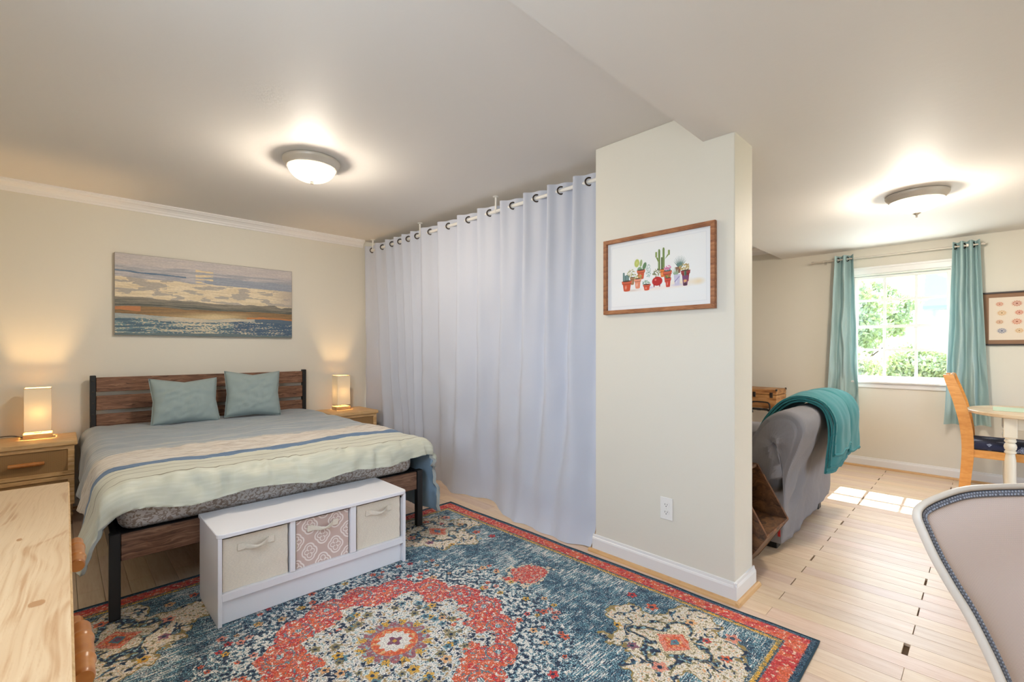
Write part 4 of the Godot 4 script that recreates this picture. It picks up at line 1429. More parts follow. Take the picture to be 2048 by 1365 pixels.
func make_divider_curtains():
	var RX := 2.43; var RY := 2.275
	var fm := mat("grey_curtain_cloth", C8(200, 204, 216), 0.8)
	fm.uv1_triplanar = true
	fm.uv1_scale = Vector3(10, 10, 10)
	relief(fm, weave_normal(), 0.25)
	fm.rim_enabled = true
	fm.rim = 0.2
	# rod with brackets
	var rod := thing("curtain_rod", "white ceiling-hung rod carrying the long grey curtains", "curtain rod", Vector3(RX, RY, -3.2))
	var s := ST()
	tube(s, [Vector3(0, 0, -1.6), Vector3(0, 0, 1.57)], 0.0125, 14)
	mk(rod, "pole", s, mats["white_metal"])
	s = ST()
	lathe(s, [Vector2(0.0125, -0.05), Vector2(0.018, -0.045), Vector2(0.018, 0.0), Vector2(0.014, 0.01), Vector2(0.018, 0.02), Vector2(0.018, 0.05), Vector2(0, 0.05)], 16, turned(Vector3(PI / 2, 0, 0), Vector3(0, 0, 1.52)))
	mk(rod, "end_cap", s, mats["white_metal"])
	for z in [-2.676, -3.74, -4.664]:
		s = ST()
		lathe(s, [Vector2(0.0, 0), Vector2(0.008, 0), Vector2(0.008, 0.092), Vector2(0.024, 0.097), Vector2(0.024, TOP - RY - 0.014), Vector2(0, TOP - RY - 0.014)], 14, Transform3D(Basis(), Vector3(0, 0.014, z + 3.2)))
		tube(s, [Vector3(0, 0, z + 3.19), Vector3(0, 0, z + 3.21)], 0.0165, 14)
		mk(rod, "bracket", s, mats["white_metal"])
	var ring := ST()
	var loop := []
	for k in 20: loop.append(Vector3(cos(TAU * k / 20) * 0.025, sin(TAU * k / 20) * 0.025, 0))
	tube(ring, loop, 0.005, 8, true)
	ring.generate_normals()
	var ring_mesh: Mesh = ring.commit()
	var defs := [
		["long_curtain", "pale grey grommet curtain bunched in the corner by the nightstand", [-4.78, -4.56, -4.33, -4.17, -4.02, -3.86, -3.71], [Vector2(-4.9, 2.40), Vector2(-4.4, 2.42), Vector2(-3.9, 2.44), Vector2(-3.6, 2.46)], true],
		["long_curtain", "wide pale grey grommet curtain pooling on the floor beside the wall stub", [-3.70, -3.43, -3.14, -2.88, -2.61, -2.36, -2.13, -1.91, -1.665], [Vector2(-3.7, 2.46), Vector2(-3.47, 2.43), Vector2(-3.136, 2.36), Vector2(-2.98, 2.40), Vector2(-2.73, 2.42), Vector2(-2.42, 2.335), Vector2(-2.11, 2.275), Vector2(-1.94, 2.255), Vector2(-1.83, 2.265), Vector2(-1.66, 2.34)], false]]
	for d in defs:
		var zb: Array = d[2]
		var nseg := zb.size() - 1
		var left: bool = d[4]
		var n := noise(201 if left else 202, 1.5, 3)
		var n2 := noise(203, 4.0, 2)
		var t := thing(d[0], d[1], "curtain", Vector3(RX, 0, zb[0]), 0, "long grey curtains")
		var tab: Array = d[3]
		s = ST()
		grid(s, nseg * 18, 46, func(u: float, v: float):
			var y: float = v * 2.325
			var q: float = u * nseg
			var i := mini(int(q), nseg - 1)
			var f := q - i
			var z: float = lerpf(zb[i], zb[i + 1], f)
			var low := 1.0 - v
			var amp: float = lerpf(0.014, 0.046, smoothstep(0.0, 0.5, v)) * (1.0 + 0.25 * n.get_noise_2d(i * 3.1, 1.0))
			var ph: float = f + 0.16 * sin(TAU * f) * v + n.get_noise_2d(z * 0.8, y * 0.4) * 0.35 * low
			var wave := -amp * sin(TAU * ph)
			# fold next to the rod stays sharp, the hem is wider and looser
			wave *= lerpf(1.0, 0.75 + 0.5 * n.get_noise_2d(z * 1.3, 5), low)
			var x := RX + wave
			x += (interp(tab, z) - RX) * pow(low, 1.7) * (1.0 if not left else 1.0)
			x += n2.get_noise_2d(z * 0.7, y * 0.8) * 0.012 * low + sin(z * 9.0 + 1.0) * 0.022 * low * low
			if left:
				var sh := 0.25 * (smoothstep(0.02, 0.2, u)) * (1 - 0.85 * u)
				z += sh * pow(low, 1.1)
			# the hem rests on the floor and buckles
			if not left and v < 0.08:
				var k := (0.08 - v) / 0.08
				x += -0.03 * k * k * (1 + n.get_noise_2d(z * 2, 0.0)) * smoothstep(-2.9, -2.3, z)
			y = maxf(y, 0.004) + (0.012 * maxf(0.0, n.get_noise_2d(z * 2.2, 9)) if v < 0.02 else 0.0)
			return Vector3(x - RX, y, z - zb[0]), true)
		mk(t, "cloth", s, fm)
		for i in nseg:
			var zc: float = lerpf(zb[i], zb[i + 1], 0.5)
			inst(t, "grommet", ring_mesh, mats["dark_bronze"], Transform3D(Basis(Vector3.UP, -0.80), Vector3(-0.004, RY, zc - zb[0] + 0.004)))

# ---------------------------------------------------------------- pictures
func dab(im: Image, cx: float, cy: float, rx: float, ry: float, c: Color, ang := 0.0, soft := 0.25):
	var R := int(maxf(rx, ry) + 2)
	var ca := cos(ang); var sa := sin(ang)
	for y in range(maxi(0, int(cy) - R), mini(im.get_height(), int(cy) + R + 1)):
		for x in range(maxi(0, int(cx) - R), mini(im.get_width(), int(cx) + R + 1)):
			var dx := x + 0.5 - cx; var dy := y + 0.5 - cy
			var u := (dx * ca + dy * sa) / rx; var v := (-dx * sa + dy * ca) / ry
			var d := sqrt(u * u + v * v)
			if d < 1.0:
				var a := c.a * clampf((1.0 - d) / soft, 0, 1)
				im.set_pixel(x, y, im.get_pixel(x, y).lerp(Color(c.r, c.g, c.b), a))

func poly(im: Image, pts: Array, c: Color):
	var lo := Vector2(1e9, 1e9); var hi := -lo
	for p in pts: lo = lo.min(p); hi = hi.max(p)
	var pk := PackedVector2Array(pts)
	for y in range(maxi(0, int(lo.y)), mini(im.get_height(), int(hi.y) + 1)):
		for x in range(maxi(0, int(lo.x)), mini(im.get_width(), int(hi.x) + 1)):
			if Geometry2D.is_point_in_polygon(Vector2(x + 0.5, y + 0.5), pk):
				im.set_pixel(x, y, im.get_pixel(x, y).lerp(Color(c.r, c.g, c.b), c.a))

func pot(im: Image, cx: float, cy: float, w: float, h: float, c: Color, rim := true, k := 1.5):
	cx *= k; cy *= k; w *= k; h *= k
	var t := cy - h * 0.5; var b := cy + h * 0.5
	poly(im, [Vector2(cx - w * 0.43, t), Vector2(cx + w * 0.43, t), Vector2(cx + w * 0.30, b), Vector2(cx - w * 0.30, b)], c)
	dab(im, cx, b, w * 0.30, w * 0.06, c)
	dab(im, cx - w * 0.1, cy + h * 0.15, w * 0.14, h * 0.3, c.lightened(0.45), 0.1, 0.8)
	if rim:
		poly(im, [Vector2(cx - w * 0.5, t), Vector2(cx + w * 0.5, t), Vector2(cx + w * 0.46, t + h * 0.28), Vector2(cx - w * 0.46, t + h * 0.28)], c.lightened(0.08))
		poly(im, [Vector2(cx - w * 0.46, t + h * 0.28), Vector2(cx + w * 0.46, t + h * 0.28), Vector2(cx + w * 0.44, t + h * 0.33), Vector2(cx - w * 0.44, t + h * 0.33)], c.darkened(0.3))
		dab(im, cx, t, w * 0.46, w * 0.07, C8(70, 54, 44))

func bush(im: Image, cx: float, cy: float, w: float, h: float, cols: Array, n: int, sd: int, k := 1.5):
	var rng := RandomNumberGenerator.new()
	rng.seed = sd
	for i in n:
		var a := rng.randf() * TAU
		var r := sqrt(rng.randf()) * 0.5
		dab(im, (cx + cos(a) * r * w) * k, (cy + sin(a) * r * h) * k, rng.randf_range(2.5, 5) * k * 0.7, rng.randf_range(5, 9) * k * 0.7, cols[rng.randi() % cols.size()], rng.randf() * PI, 0.5)

func spikes(im: Image, cx: float, base: float, w: float, h: float, n: int, c: Color, k := 1.5):
	for i in n:
		var a := (float(i) / (n - 1) - 0.5) * 2.4
		var tip := Vector2(cx + sin(a) * w * 0.5, base - cos(a * 0.8) * h) * k
		var o := Vector2(cx + sin(a) * 5, base) * k
		var nrm := (tip - o).orthogonal().normalized() * 3.2 * k
		poly(im, [o - nrm, o + nrm, tip], c if i % 2 == 0 else c.lightened(0.25))

func column_cactus(im: Image, cx: float, cy: float, w: float, h: float, c: Color, k := 1.5):
	poly(im, [Vector2(cx - w * 0.5, cy - h * 0.42) * k, Vector2(cx + w * 0.5, cy - h * 0.42) * k, Vector2(cx + w * 0.5, cy + h * 0.5) * k, Vector2(cx - w * 0.5, cy + h * 0.5) * k], c)
	dab(im, cx * k, (cy - h * 0.42) * k, w * 0.5 * k, h * 0.08 * k, c)
	for q in [-0.22, 0.12]:
		poly(im, [Vector2(cx + q * w - 0.7, cy - h * 0.44) * k, Vector2(cx + q * w + 0.7, cy - h * 0.44) * k, Vector2(cx + q * w + 0.7, cy + h * 0.5) * k, Vector2(cx + q * w - 0.7, cy + h * 0.5) * k], c.lightened(0.4) if q < 0 else c.darkened(0.3))

func cactus_image() -> Image:
	# 595 x 380 millimetres at 1.5 pixels each
	var im := Image.create(893, 570, false, Image.FORMAT_RGB8)
	im.fill(C8(236, 238, 240))
	var k := 1.5
	# print sheet with a torn edge
	poly(im, [Vector2(26, 24) * k, Vector2(570, 20) * k, Vector2(572, 360) * k, Vector2(24, 362) * k], C8(222, 225, 228))
	poly(im, [Vector2(28, 26) * k, Vector2(568, 22) * k, Vector2(570, 358) * k, Vector2(26, 360) * k], C8(238, 239, 239))
	for q in [[452, 262, 110, 26, C8(240, 226, 206)], [300, 276, 190, 16, C8(242, 230, 224)], [530, 262, 40, 22, C8(236, 220, 190)], [270, 270, 30, 8, C8(214, 206, 228)], [420, 270, 40, 9, C8(206, 200, 224)], [160, 276, 60, 8, C8(222, 208, 200)]]:
		dab(im, q[0] * k, q[1] * k, q[2] * k, q[3] * k, q[4], 0.0, 0.9)
	var terra := C8(206, 84, 48); var rust := C8(178, 96, 60); var pinkish := C8(226, 140, 110)
	var sag := C8(116, 140, 72); var dk := C8(72, 104, 84); var blue := C8(96, 130, 128); var lime := C8(186, 196, 104)
	# back row
	bush(im, 152, 181, 52, 45, [C8(170, 176, 120), C8(206, 196, 150), C8(120, 130, 84)], 50, 3)
	pot(im, 159, 223, 30, 40, C8(158, 116, 76))
	dab(im, 204 * k, 169 * k, 17 * k, 20 * k, C8(128, 158, 122))
	dab(im, 187 * k, 129 * k, 17 * k, 25 * k, lime, 0.1)
	dab(im, 187 * k, 128 * k, 9 * k, 15 * k, C8(204, 208, 128), 0.1, 0.7)
	dab(im, 212 * k, 132 * k, 9 * k, 22 * k, C8(160, 180, 124), 0.15)
	dab(im, 233 * k, 150 * k, 12 * k, 23 * k, C8(100, 134, 96), 0.35)
	pot(im, 212, 193, 52, 48, C8(204, 92, 56))
	bush(im, 257, 180, 30, 70, [C8(170, 196, 190), C8(196, 212, 206), C8(140, 170, 160)], 46, 8)
	column_cactus(im, 319, 127, 12, 112, sag)
	column_cactus(im, 344, 125, 12, 119, sag)
	column_cactus(im, 334, 150, 9, 70, C8(84, 104, 60))
	for a in [[302, 98, 10, 28, 304, 118, 316, 132], [374, 96, 10, 26, 370, 112, 350, 128]]:
		column_cactus(im, a[0], a[1], a[2], a[3], C8(140, 160, 84))
		poly(im, [Vector2(a[4] - 4, a[5] - 6) * k, Vector2(a[4] + 5, a[5] - 4) * k, Vector2(a[6] + 3, a[7]) * k, Vector2(a[6] - 3, a[7] + 8) * k], C8(122, 144, 76))
	pot(im, 338, 200, 30, 40, C8(226, 120, 44))
	spikes(im, 434, 184, 74, 66, 11, C8(76, 112, 104))
	pot(im, 424, 194, 38, 30, C8(134, 84, 64), false)
	bush(im, 458, 183, 56, 36, [C8(176, 150, 84), C8(150, 110, 60), C8(200, 184, 120)], 60, 12)
	# middle row
	pot(im, 366, 221, 50, 58, C8(200, 84, 56))
	dab(im, 366 * k, 186 * k, 20 * k, 10 * k, C8(72, 118, 120))
	bush(im, 366, 176, 38, 24, [C8(222, 138, 180), C8(204, 104, 150), C8(238, 178, 206)], 42, 21)
	bush(im, 306, 196, 48, 44, [C8(110, 120, 76), C8(188, 180, 132), C8(84, 90, 58)], 46, 23)
	pot(im, 464, 229, 50, 56, C8(146, 40, 40))
	spikes(im, 412, 222, 46, 48, 7, C8(130, 160, 126))
	pot(im, 419, 243, 42, 52, C8(202, 198, 220), false)
	poly(im, [Vector2(404, 252) * k, Vector2(430, 226) * k, Vector2(432, 230) * k, Vector2(406, 257) * k], C8(150, 140, 186))
	bush(im, 195, 204, 50, 32, [C8(120, 150, 64), C8(206, 150, 84), C8(160, 176, 90)], 40, 27)
	pot(im, 192, 240, 44, 52, pinkish)
	# front row
	for q in [[104, 196, 50], [113, 208, 40], [124, 206, 42], [131, 210, 38]]: column_cactus(im, q[0], q[1], 12, q[2], blue)
	pot(im, 124, 248, 66, 54, terra)
	bush(im, 246, 243, 48, 26, [C8(120, 160, 146), C8(90, 130, 112), C8(180, 204, 180)], 40, 31)
	pot(im, 247, 266, 48, 30, C8(212, 80, 50))
	dab(im, 308 * k, 240 * k, 31 * k, 25 * k, C8(190, 40, 40), 0.0, 0.1)
	dab(im, 298 * k, 232 * k, 8 * k, 7 * k, C8(236, 150, 140), 0.0, 0.8)
	for q in [290, 322]: poly(im, [Vector2(q - 4, 256) * k, Vector2(q + 4, 256) * k, Vector2(q + 2, 270) * k, Vector2(q - 2, 270) * k], C8(150, 40, 48))
	bush(im, 367, 224, 30, 20, [C8(150, 164, 90), C8(100, 120, 60)], 26, 37)
	pot(im, 369, 252, 36, 46, C8(204, 62, 44))
	column_cactus(im, 462, 218, 12, 28, dk)
	pot(im, 462, 252, 38, 50, C8(120, 70, 110), false)
	dab(im, 462 * k, 254 * k, 13 * k, 10 * k, C8(236, 176, 110), 0.0, 0.7)
	dab(im, 462 * k, 270 * k, 12 * k, 9 * k, C8(72, 44, 56), 0.0, 0.6)
	return im

func sea_image() -> Image:
	var W := 900; var H := 444
	var a := noise(301, 0.006, 4); var b := noise(302, 0.02, 4); var c := noise(303, 0.08, 3)
	var im := Image.create(W, H, false, Image.FORMAT_RGB8)
	for y in H:
		for x in W:
			var u := float(x) / W
			var v := float(y) / H + a.get_noise_2d(x * 0.35, y * 2.0) * 0.035
			var st := b.get_noise_2d(x * 0.25, y * 3.0)
			var sp := c.get_noise_2d(x * 0.6, y * 1.6)
			var col: Color
			if v < 0.13: col = C8(190, 182, 182).lerp(C8(206, 196, 190), st + 0.4)
			elif v < 0.30:
				col = C8(160, 160, 168).lerp(C8(192, 186, 186), clampf(st * 2.2 + 0.4, 0, 1))
				if u > 0.45 and v > 0.2: col = col.lerp(C8(132, 144, 164), 0.7)
				if u > 0.40 and u < 0.50 and st > 0.12: col = C8(232, 208, 160)
				if u < 0.35 and absf(v - 0.205 - u * 0.06) < 0.012: col = C8(86, 112, 142)
			elif v < 0.535:
				col = C8(222, 202, 164).lerp(C8(236, 218, 184), clampf(st * 2 + 0.5, 0, 1))
				if b.get_noise_2d(x * 0.3 + 500, y * 1.4) > 0.16 + absf(u - 0.5) * 0.1 - (0.25 if u < 0.25 and v < 0.45 else 0.0): col = col.lerp(C8(162, 154, 146), 0.8)
				if u > 0.85: col = col.lerp(C8(170, 160, 152), (u - 0.85) * 5)
			elif v < 0.61:
				var hill := 0.5 + a.get_noise_2d(x * 1.2, 40) * 0.06 + u * 0.03
				col = C8(128, 120, 104).lerp(C8(96, 94, 84), clampf(st * 2 + (v - 0.55) * 12, 0, 1)) if v > hill else C8(214, 196, 160)
			elif v < 0.645: col = C8(66, 70, 64).lerp(C8(110, 104, 90), clampf(st * 2 + 0.3, 0, 1))
			elif v < 0.755:
				var gold := exp(-pow((u - 0.5) / 0.2, 2)) * smoothstep(0.65, 0.73, v)
				col = C8(142, 104, 58).lerp(C8(112, 84, 48), clampf(st * 2 + 0.4, 0, 1)).lerp(C8(214, 190, 140), gold)
				if v > 0.73 and u > 0.7: col = C8(190, 116, 58)
				if v < 0.7 and u < 0.12: col = C8(186, 112, 60)
			elif v < 0.80:
				col = C8(206, 192, 166).lerp(C8(150, 160, 160), clampf(absf(u - 0.45) * 2.2 + st, 0, 1))
				if u > 0.75: col = C8(70, 92, 112)
			else:
				col = C8(58, 88, 108).lerp(C8(104, 136, 142), clampf(st * 2 + 0.5, 0, 1))
				if u > 0.62: col = col.lerp(C8(44, 70, 104), 0.65)
				var foam := exp(-pow((u - 0.43) / 0.24, 2)) * 0.45
				if sp + st * 0.8 > 0.42 - foam: col = C8(212, 198, 168)
				if v > 0.975: col = C8(84, 104, 110)
			im.set_pixel(x, y, col.lightened(0.12).darkened(0.03 + 0.06 * sp))
	return im

func botanical_image() -> Image:
	# plain stand-in print: soft round motifs in coral, ochre and slate on cream paper
	var im := Image.create(480, 400, false, Image.FORMAT_RGB8)
	im.fill(C8(232, 218, 200))
	var cols := [C8(206, 118, 84), C8(134, 128, 150), C8(212, 164, 104), C8(190, 110, 84), C8(198, 136, 92), C8(206, 104, 76), C8(112, 118, 144)]
	var k := 0
	for r in 4:
		for q in 5:
			var c: Color = cols[(k * 3 + r) % cols.size()]
			var x := 58.0 + q * 91 + (12 if r % 2 else 0)
			var y := 62.0 + r * 84
			var R := 22.0 + (k * 7) % 10
			dab(im, x, y, R * 1.25, R * 1.1, Color(c.r, c.g, c.b, 0.35), 0.0, 0.8)
			for p in 12: dab(im, x + cos(TAU * p / 12) * R * 0.7, y + sin(TAU * p / 12) * R * 0.7, R * 0.26, R * 0.12, c, TAU * p / 12, 0.4)
			dab(im, x, y, R * 0.42, R * 0.42, c.lightened(0.35), 0.0, 0.3)
			dab(im, x, y, R * 0.2, R * 0.2, c.darkened(0.3), 0.0, 0.3)
			k += 1
	return im

func make_wall_art():
	# canvas over the bed
	var p := thing("canvas_painting", "wide abstract seascape canvas on the wall above the bed", "painting", Vector3(0.965, 1.637, ZB + 0.016))
	var s := ST()
	box(s, Vector3(0, 0, 0), Vector3(1.328, 0.652, 0.03), 0.003)
	mk(p, "canvas", s, mat("canvas_side", C8(150, 146, 140), 0.85))
	s = ST()
	s.set_smooth_group(-1)
	quad(s, Vector3(-0.661, -0.323, 0.0154), Vector3(0.661, -0.323, 0.0154), Vector3(0.661, 0.323, 0.0154), Vector3(-0.661, 0.323, 0.0154))
	var pm := tmat("seascape_paint", ImageTexture.create_from_image(sea_image()), 0.6)
	mk(p, "painted_face", s, pm)
	# cactus print on the wall stub, facing -x
	var f := thing("framed_print", "oak framed watercolour of potted cacti on the wall stub", "framed picture", Vector3(2.28, 1.612, -1.2375), -PI / 2)
	framed(f, 0.64, 0.425, 0.022, 0.026, mat_wood_frame(), null, 0.0, cactus_image())
	# botanical print on the window wall
	var g := thing("framed_print", "dark framed cream print with a brown mat beside the window curtain", "framed picture", Vector3(XR, 1.467, 0.275), -PI / 2)
	framed(g, 0.64, 0.47, 0.014, 0.02, mat("dark_frame", C8(44, 32, 26), 0.4), mat("brown_mat", C8(150, 116, 92), 0.9), 0.035, botanical_image())

func mat_wood_frame() -> Material:
	return tmat("frame_wood", wood(311, [C8(120, 72, 40), C8(150, 94, 56), C8(168, 110, 68), C8(182, 126, 82)], 0.08, 0.3, 256, 256), 0.5, Vector3(3, 9, 9))

func framed(f: Node3D, w: float, h: float, bw: float, depth: float, fm: Material, mm: Material, mw: float, im: Image):
	# local: faces +z, back on z = 0
	var s := ST()
	for sy in [-1.0, 1.0]:
		var pts := PackedVector2Array([Vector2(-w * 0.5, 0), Vector2(w * 0.5, 0), Vector2(w * 0.5 - bw, bw), Vector2(-w * 0.5 + bw, bw)])
		prism(s, pts, 0.001, depth, Transform3D(Basis(Vector3(sy, 0, 0), Vector3(0, sy, 0), Vector3(0, 0, 1)), Vector3(0, -sy * h * 0.5, 0)), 0.0015)
		pts = PackedVector2Array([Vector2(-h * 0.5, 0), Vector2(h * 0.5, 0), Vector2(h * 0.5 - bw, bw), Vector2(-h * 0.5 + bw, bw)])
		prism(s, pts, 0.001, depth, Transform3D(Basis(Vector3(0, -sy, 0), Vector3(sy, 0, 0), Vector3(0, 0, 1)), Vector3(-sy * w * 0.5, 0, 0)), 0.0015)
	mk(f, "frame", s, fm)
	s = ST()
	box(s, Vector3(0, 0, 0.004), Vector3(w - bw * 1.5, h - bw * 1.5, 0.006), 0)
	mk(f, "backing", s, mat("backing_board", C8(232, 232, 230), 0.9))
	var iw := w - 2 * bw; var ih := h - 2 * bw
	var z := 0.0085
	if mm:
		s = ST()
		for sy in [-1.0, 1.0]:
			box(s, Vector3(0, sy * (ih - mw) * 0.5, z), Vector3(iw, mw, 0.003), 0.0005)
			box(s, Vector3(sy * (iw - mw) * 0.5, 0, z), Vector3(mw, ih - 2 * mw, 0.003), 0.0005)
		mk(f, "mat_board", s, mm)
		iw -= 2 * mw; ih -= 2 * mw
	s = ST()
	s.set_smooth_group(-1)
	quad(s, Vector3(-iw * 0.5, -ih * 0.5, z), Vector3(iw * 0.5, -ih * 0.5, z), Vector3(iw * 0.5, ih * 0.5, z), Vector3(-iw * 0.5, ih * 0.5, z))
	mk(f, "print", s, tmat("print_" + f.name, ImageTexture.create_from_image(im), 0.7))

func make_outlet():
	var o := thing("power_outlet", "white double power outlet low on the wall stub", "outlet", Vector3(2.28, 0.364, -1.177), -PI / 2)
	var wm := mat("outlet_white", C8(240, 238, 234), 0.35)
	var s := ST()
	box(s, Vector3(0, 0, 0.003), Vector3(0.07, 0.116, 0.006), 0.0022)
	mk(o, "cover_plate", s, wm)
	for sy in [-1.0, 1.0]:
		s = ST()
		var pts := PackedVector2Array()
		for k in 24:
			var a := TAU * k / 24
			pts.append(Vector2(cos(a) * 0.0172, clampf(sin(a) * 0.0172, -0.0135, 0.0135)))
		prism(s, pts, 0.006, 0.0078, turned(Vector3.ZERO, Vector3(0, sy * 0.0195, 0)))
		var sock := mk(o, "socket", s, wm)
		s = ST()
		box(s, Vector3(-0.0063, sy * 0.0195 + 0.003, 0.0078), Vector3(0.0022, 0.0085, 0.0008), 0)
		box(s, Vector3(0.0063, sy * 0.0195 + 0.003, 0.0078), Vector3(0.0022, 0.007, 0.0008), 0)
		lathe(s, [Vector2(0, -0.0004), Vector2(0.0026, -0.0004), Vector2(0.0026, 0.0004), Vector2(0, 0.0004)], 10, turned(Vector3(PI / 2, 0, 0), Vector3(0, sy * 0.0195 - 0.0072, 0.0078)))
		mk(sock, "slots", s, mats["black_metal"])
	s = ST()
	lathe(s, [Vector2(0, 0.006), Vector2(0.003, 0.006), Vector2(0.0026, 0.0072), Vector2(0, 0.0076)], 10, turned(Vector3(PI / 2, 0, 0)))
	mk(o, "screw", s, mats["white_metal"])

# ---------------------------------------------------------------- teal window curtains
func make_window_curtains():
	var X := XR - 0.085; var Y := 2.13
	var rod := thing("window_curtain_rod", "slim nickel curtain rod above the window", "curtain rod", Vector3(X, Y, -0.675))
	var s := ST()
	tube(s, [Vector3(0, 0, -0.645), Vector3(0, 0, 0.645)], 0.008, 12)
	mk(rod, "pole", s, mats["nickel"])
	for k in [-1.0, 1.0]:
		s = ST()
		lathe(s, [Vector2(0, -0.012), Vector2(0.013, -0.012), Vector2(0.013, 0.012), Vector2(0, 0.012)], 14, turned(Vector3(PI / 2, 0, 0), Vector3(0, 0, k * 0.645)))
		mk(rod, "finial", s, mats["nickel"])
		s = ST()
		box(s, Vector3(0, 0, k * 0.545), Vector3(0.024, 0.026, 0.018), 0.003)
		tube(s, [Vector3(0, 0, k * 0.545), Vector3(0.07, 0.0, k * 0.545)], 0.006, 8)
		box(s, Vector3(0.081, 0.0, k * 0.545), Vector3(0.008, 0.05, 0.02), 0.002)
		mk(rod, "bracket", s, mats["nickel"])
	var n := noise(331, 0.4, 2)
	var tm := tmat("teal_cloth", texture(256, 256, func(x: int, y: int): return C8(160, 190, 192).lerp(C8(184, 206, 206), 0.5 + n.get_noise_2d(x * 0.15, y) * 0.9)), 0.85, Vector3(6, 6, 6))
	tm.backlight_enabled = true
	tm.backlight = Color(0.22, 0.30, 0.30)
	var ring := ST()
	var loop := []
	for k in 18: loop.append(Vector3(cos(TAU * k / 18) * 0.022, sin(TAU * k / 18) * 0.022, 0))
	tube(ring, loop, 0.0045, 8, true)
	ring.generate_normals()
	var rm: Mesh = ring.commit()
	# top z range, bottom z range, folds
	for d in [["teal grommet curtain on the armchair side of the window", -1.115, -0.955, -1.195, -0.905, 0.545, 2], ["wider teal grommet curtain on the dining table side of the window", -0.225, -0.05, -0.285, 0.02, 0.515, 3]]:
		var t := thing("window_curtain", d[0], "curtain", Vector3(X, 0, d[1]), 0, "teal window curtains")
		var folds: int = d[6]
		var nn := noise(335 + folds, 2.0, 2)
		s = ST()
		grid(s, folds * 20, 40, func(u: float, v: float):
			var y: float = lerpf(d[5], Y + 0.04, v)
			var low: float = 1 - v
			var z: float = lerpf(lerpf(d[3], d[1], pow(v, 0.8)), lerpf(d[4], d[2], pow(v, 0.8)), u)
			var amp: float = 0.042 + 0.012 * nn.get_noise_2d(u * 3, v)
			var ph: float = u * folds + 0.25 + nn.get_noise_2d(u * 1.5, v * 1.5) * 0.3 * low
			return Vector3(-amp * sin(TAU * ph) + 0.01 * nn.get_noise_2d(u * 2 + 5, v * 2), y + (0.012 * u if v < 0.01 else 0.0), z - d[1]), true)
		mk(t, "cloth", s, tm)
		for i in folds:
			var zc: float = lerpf(d[1], d[2], (i + 0.25) / folds)
			inst(t, "grommet", rm, mats["dark_bronze"], Transform3D(Basis(Vector3.UP, -0.5), Vector3(0, Y, zc - d[1])))

# ---------------------------------------------------------------- armchair in a grey slipcover with a teal throw
func profile_ring(pts: Array, x: float, c: Vector2, k: float) -> Array:
	# pts: (z, y); shrinks towards c
	var out := []
	for p in pts:
		var q: Vector2 = c + (p - c) * k
		out.append(Vector3(x, q.y, q.x))
	return out

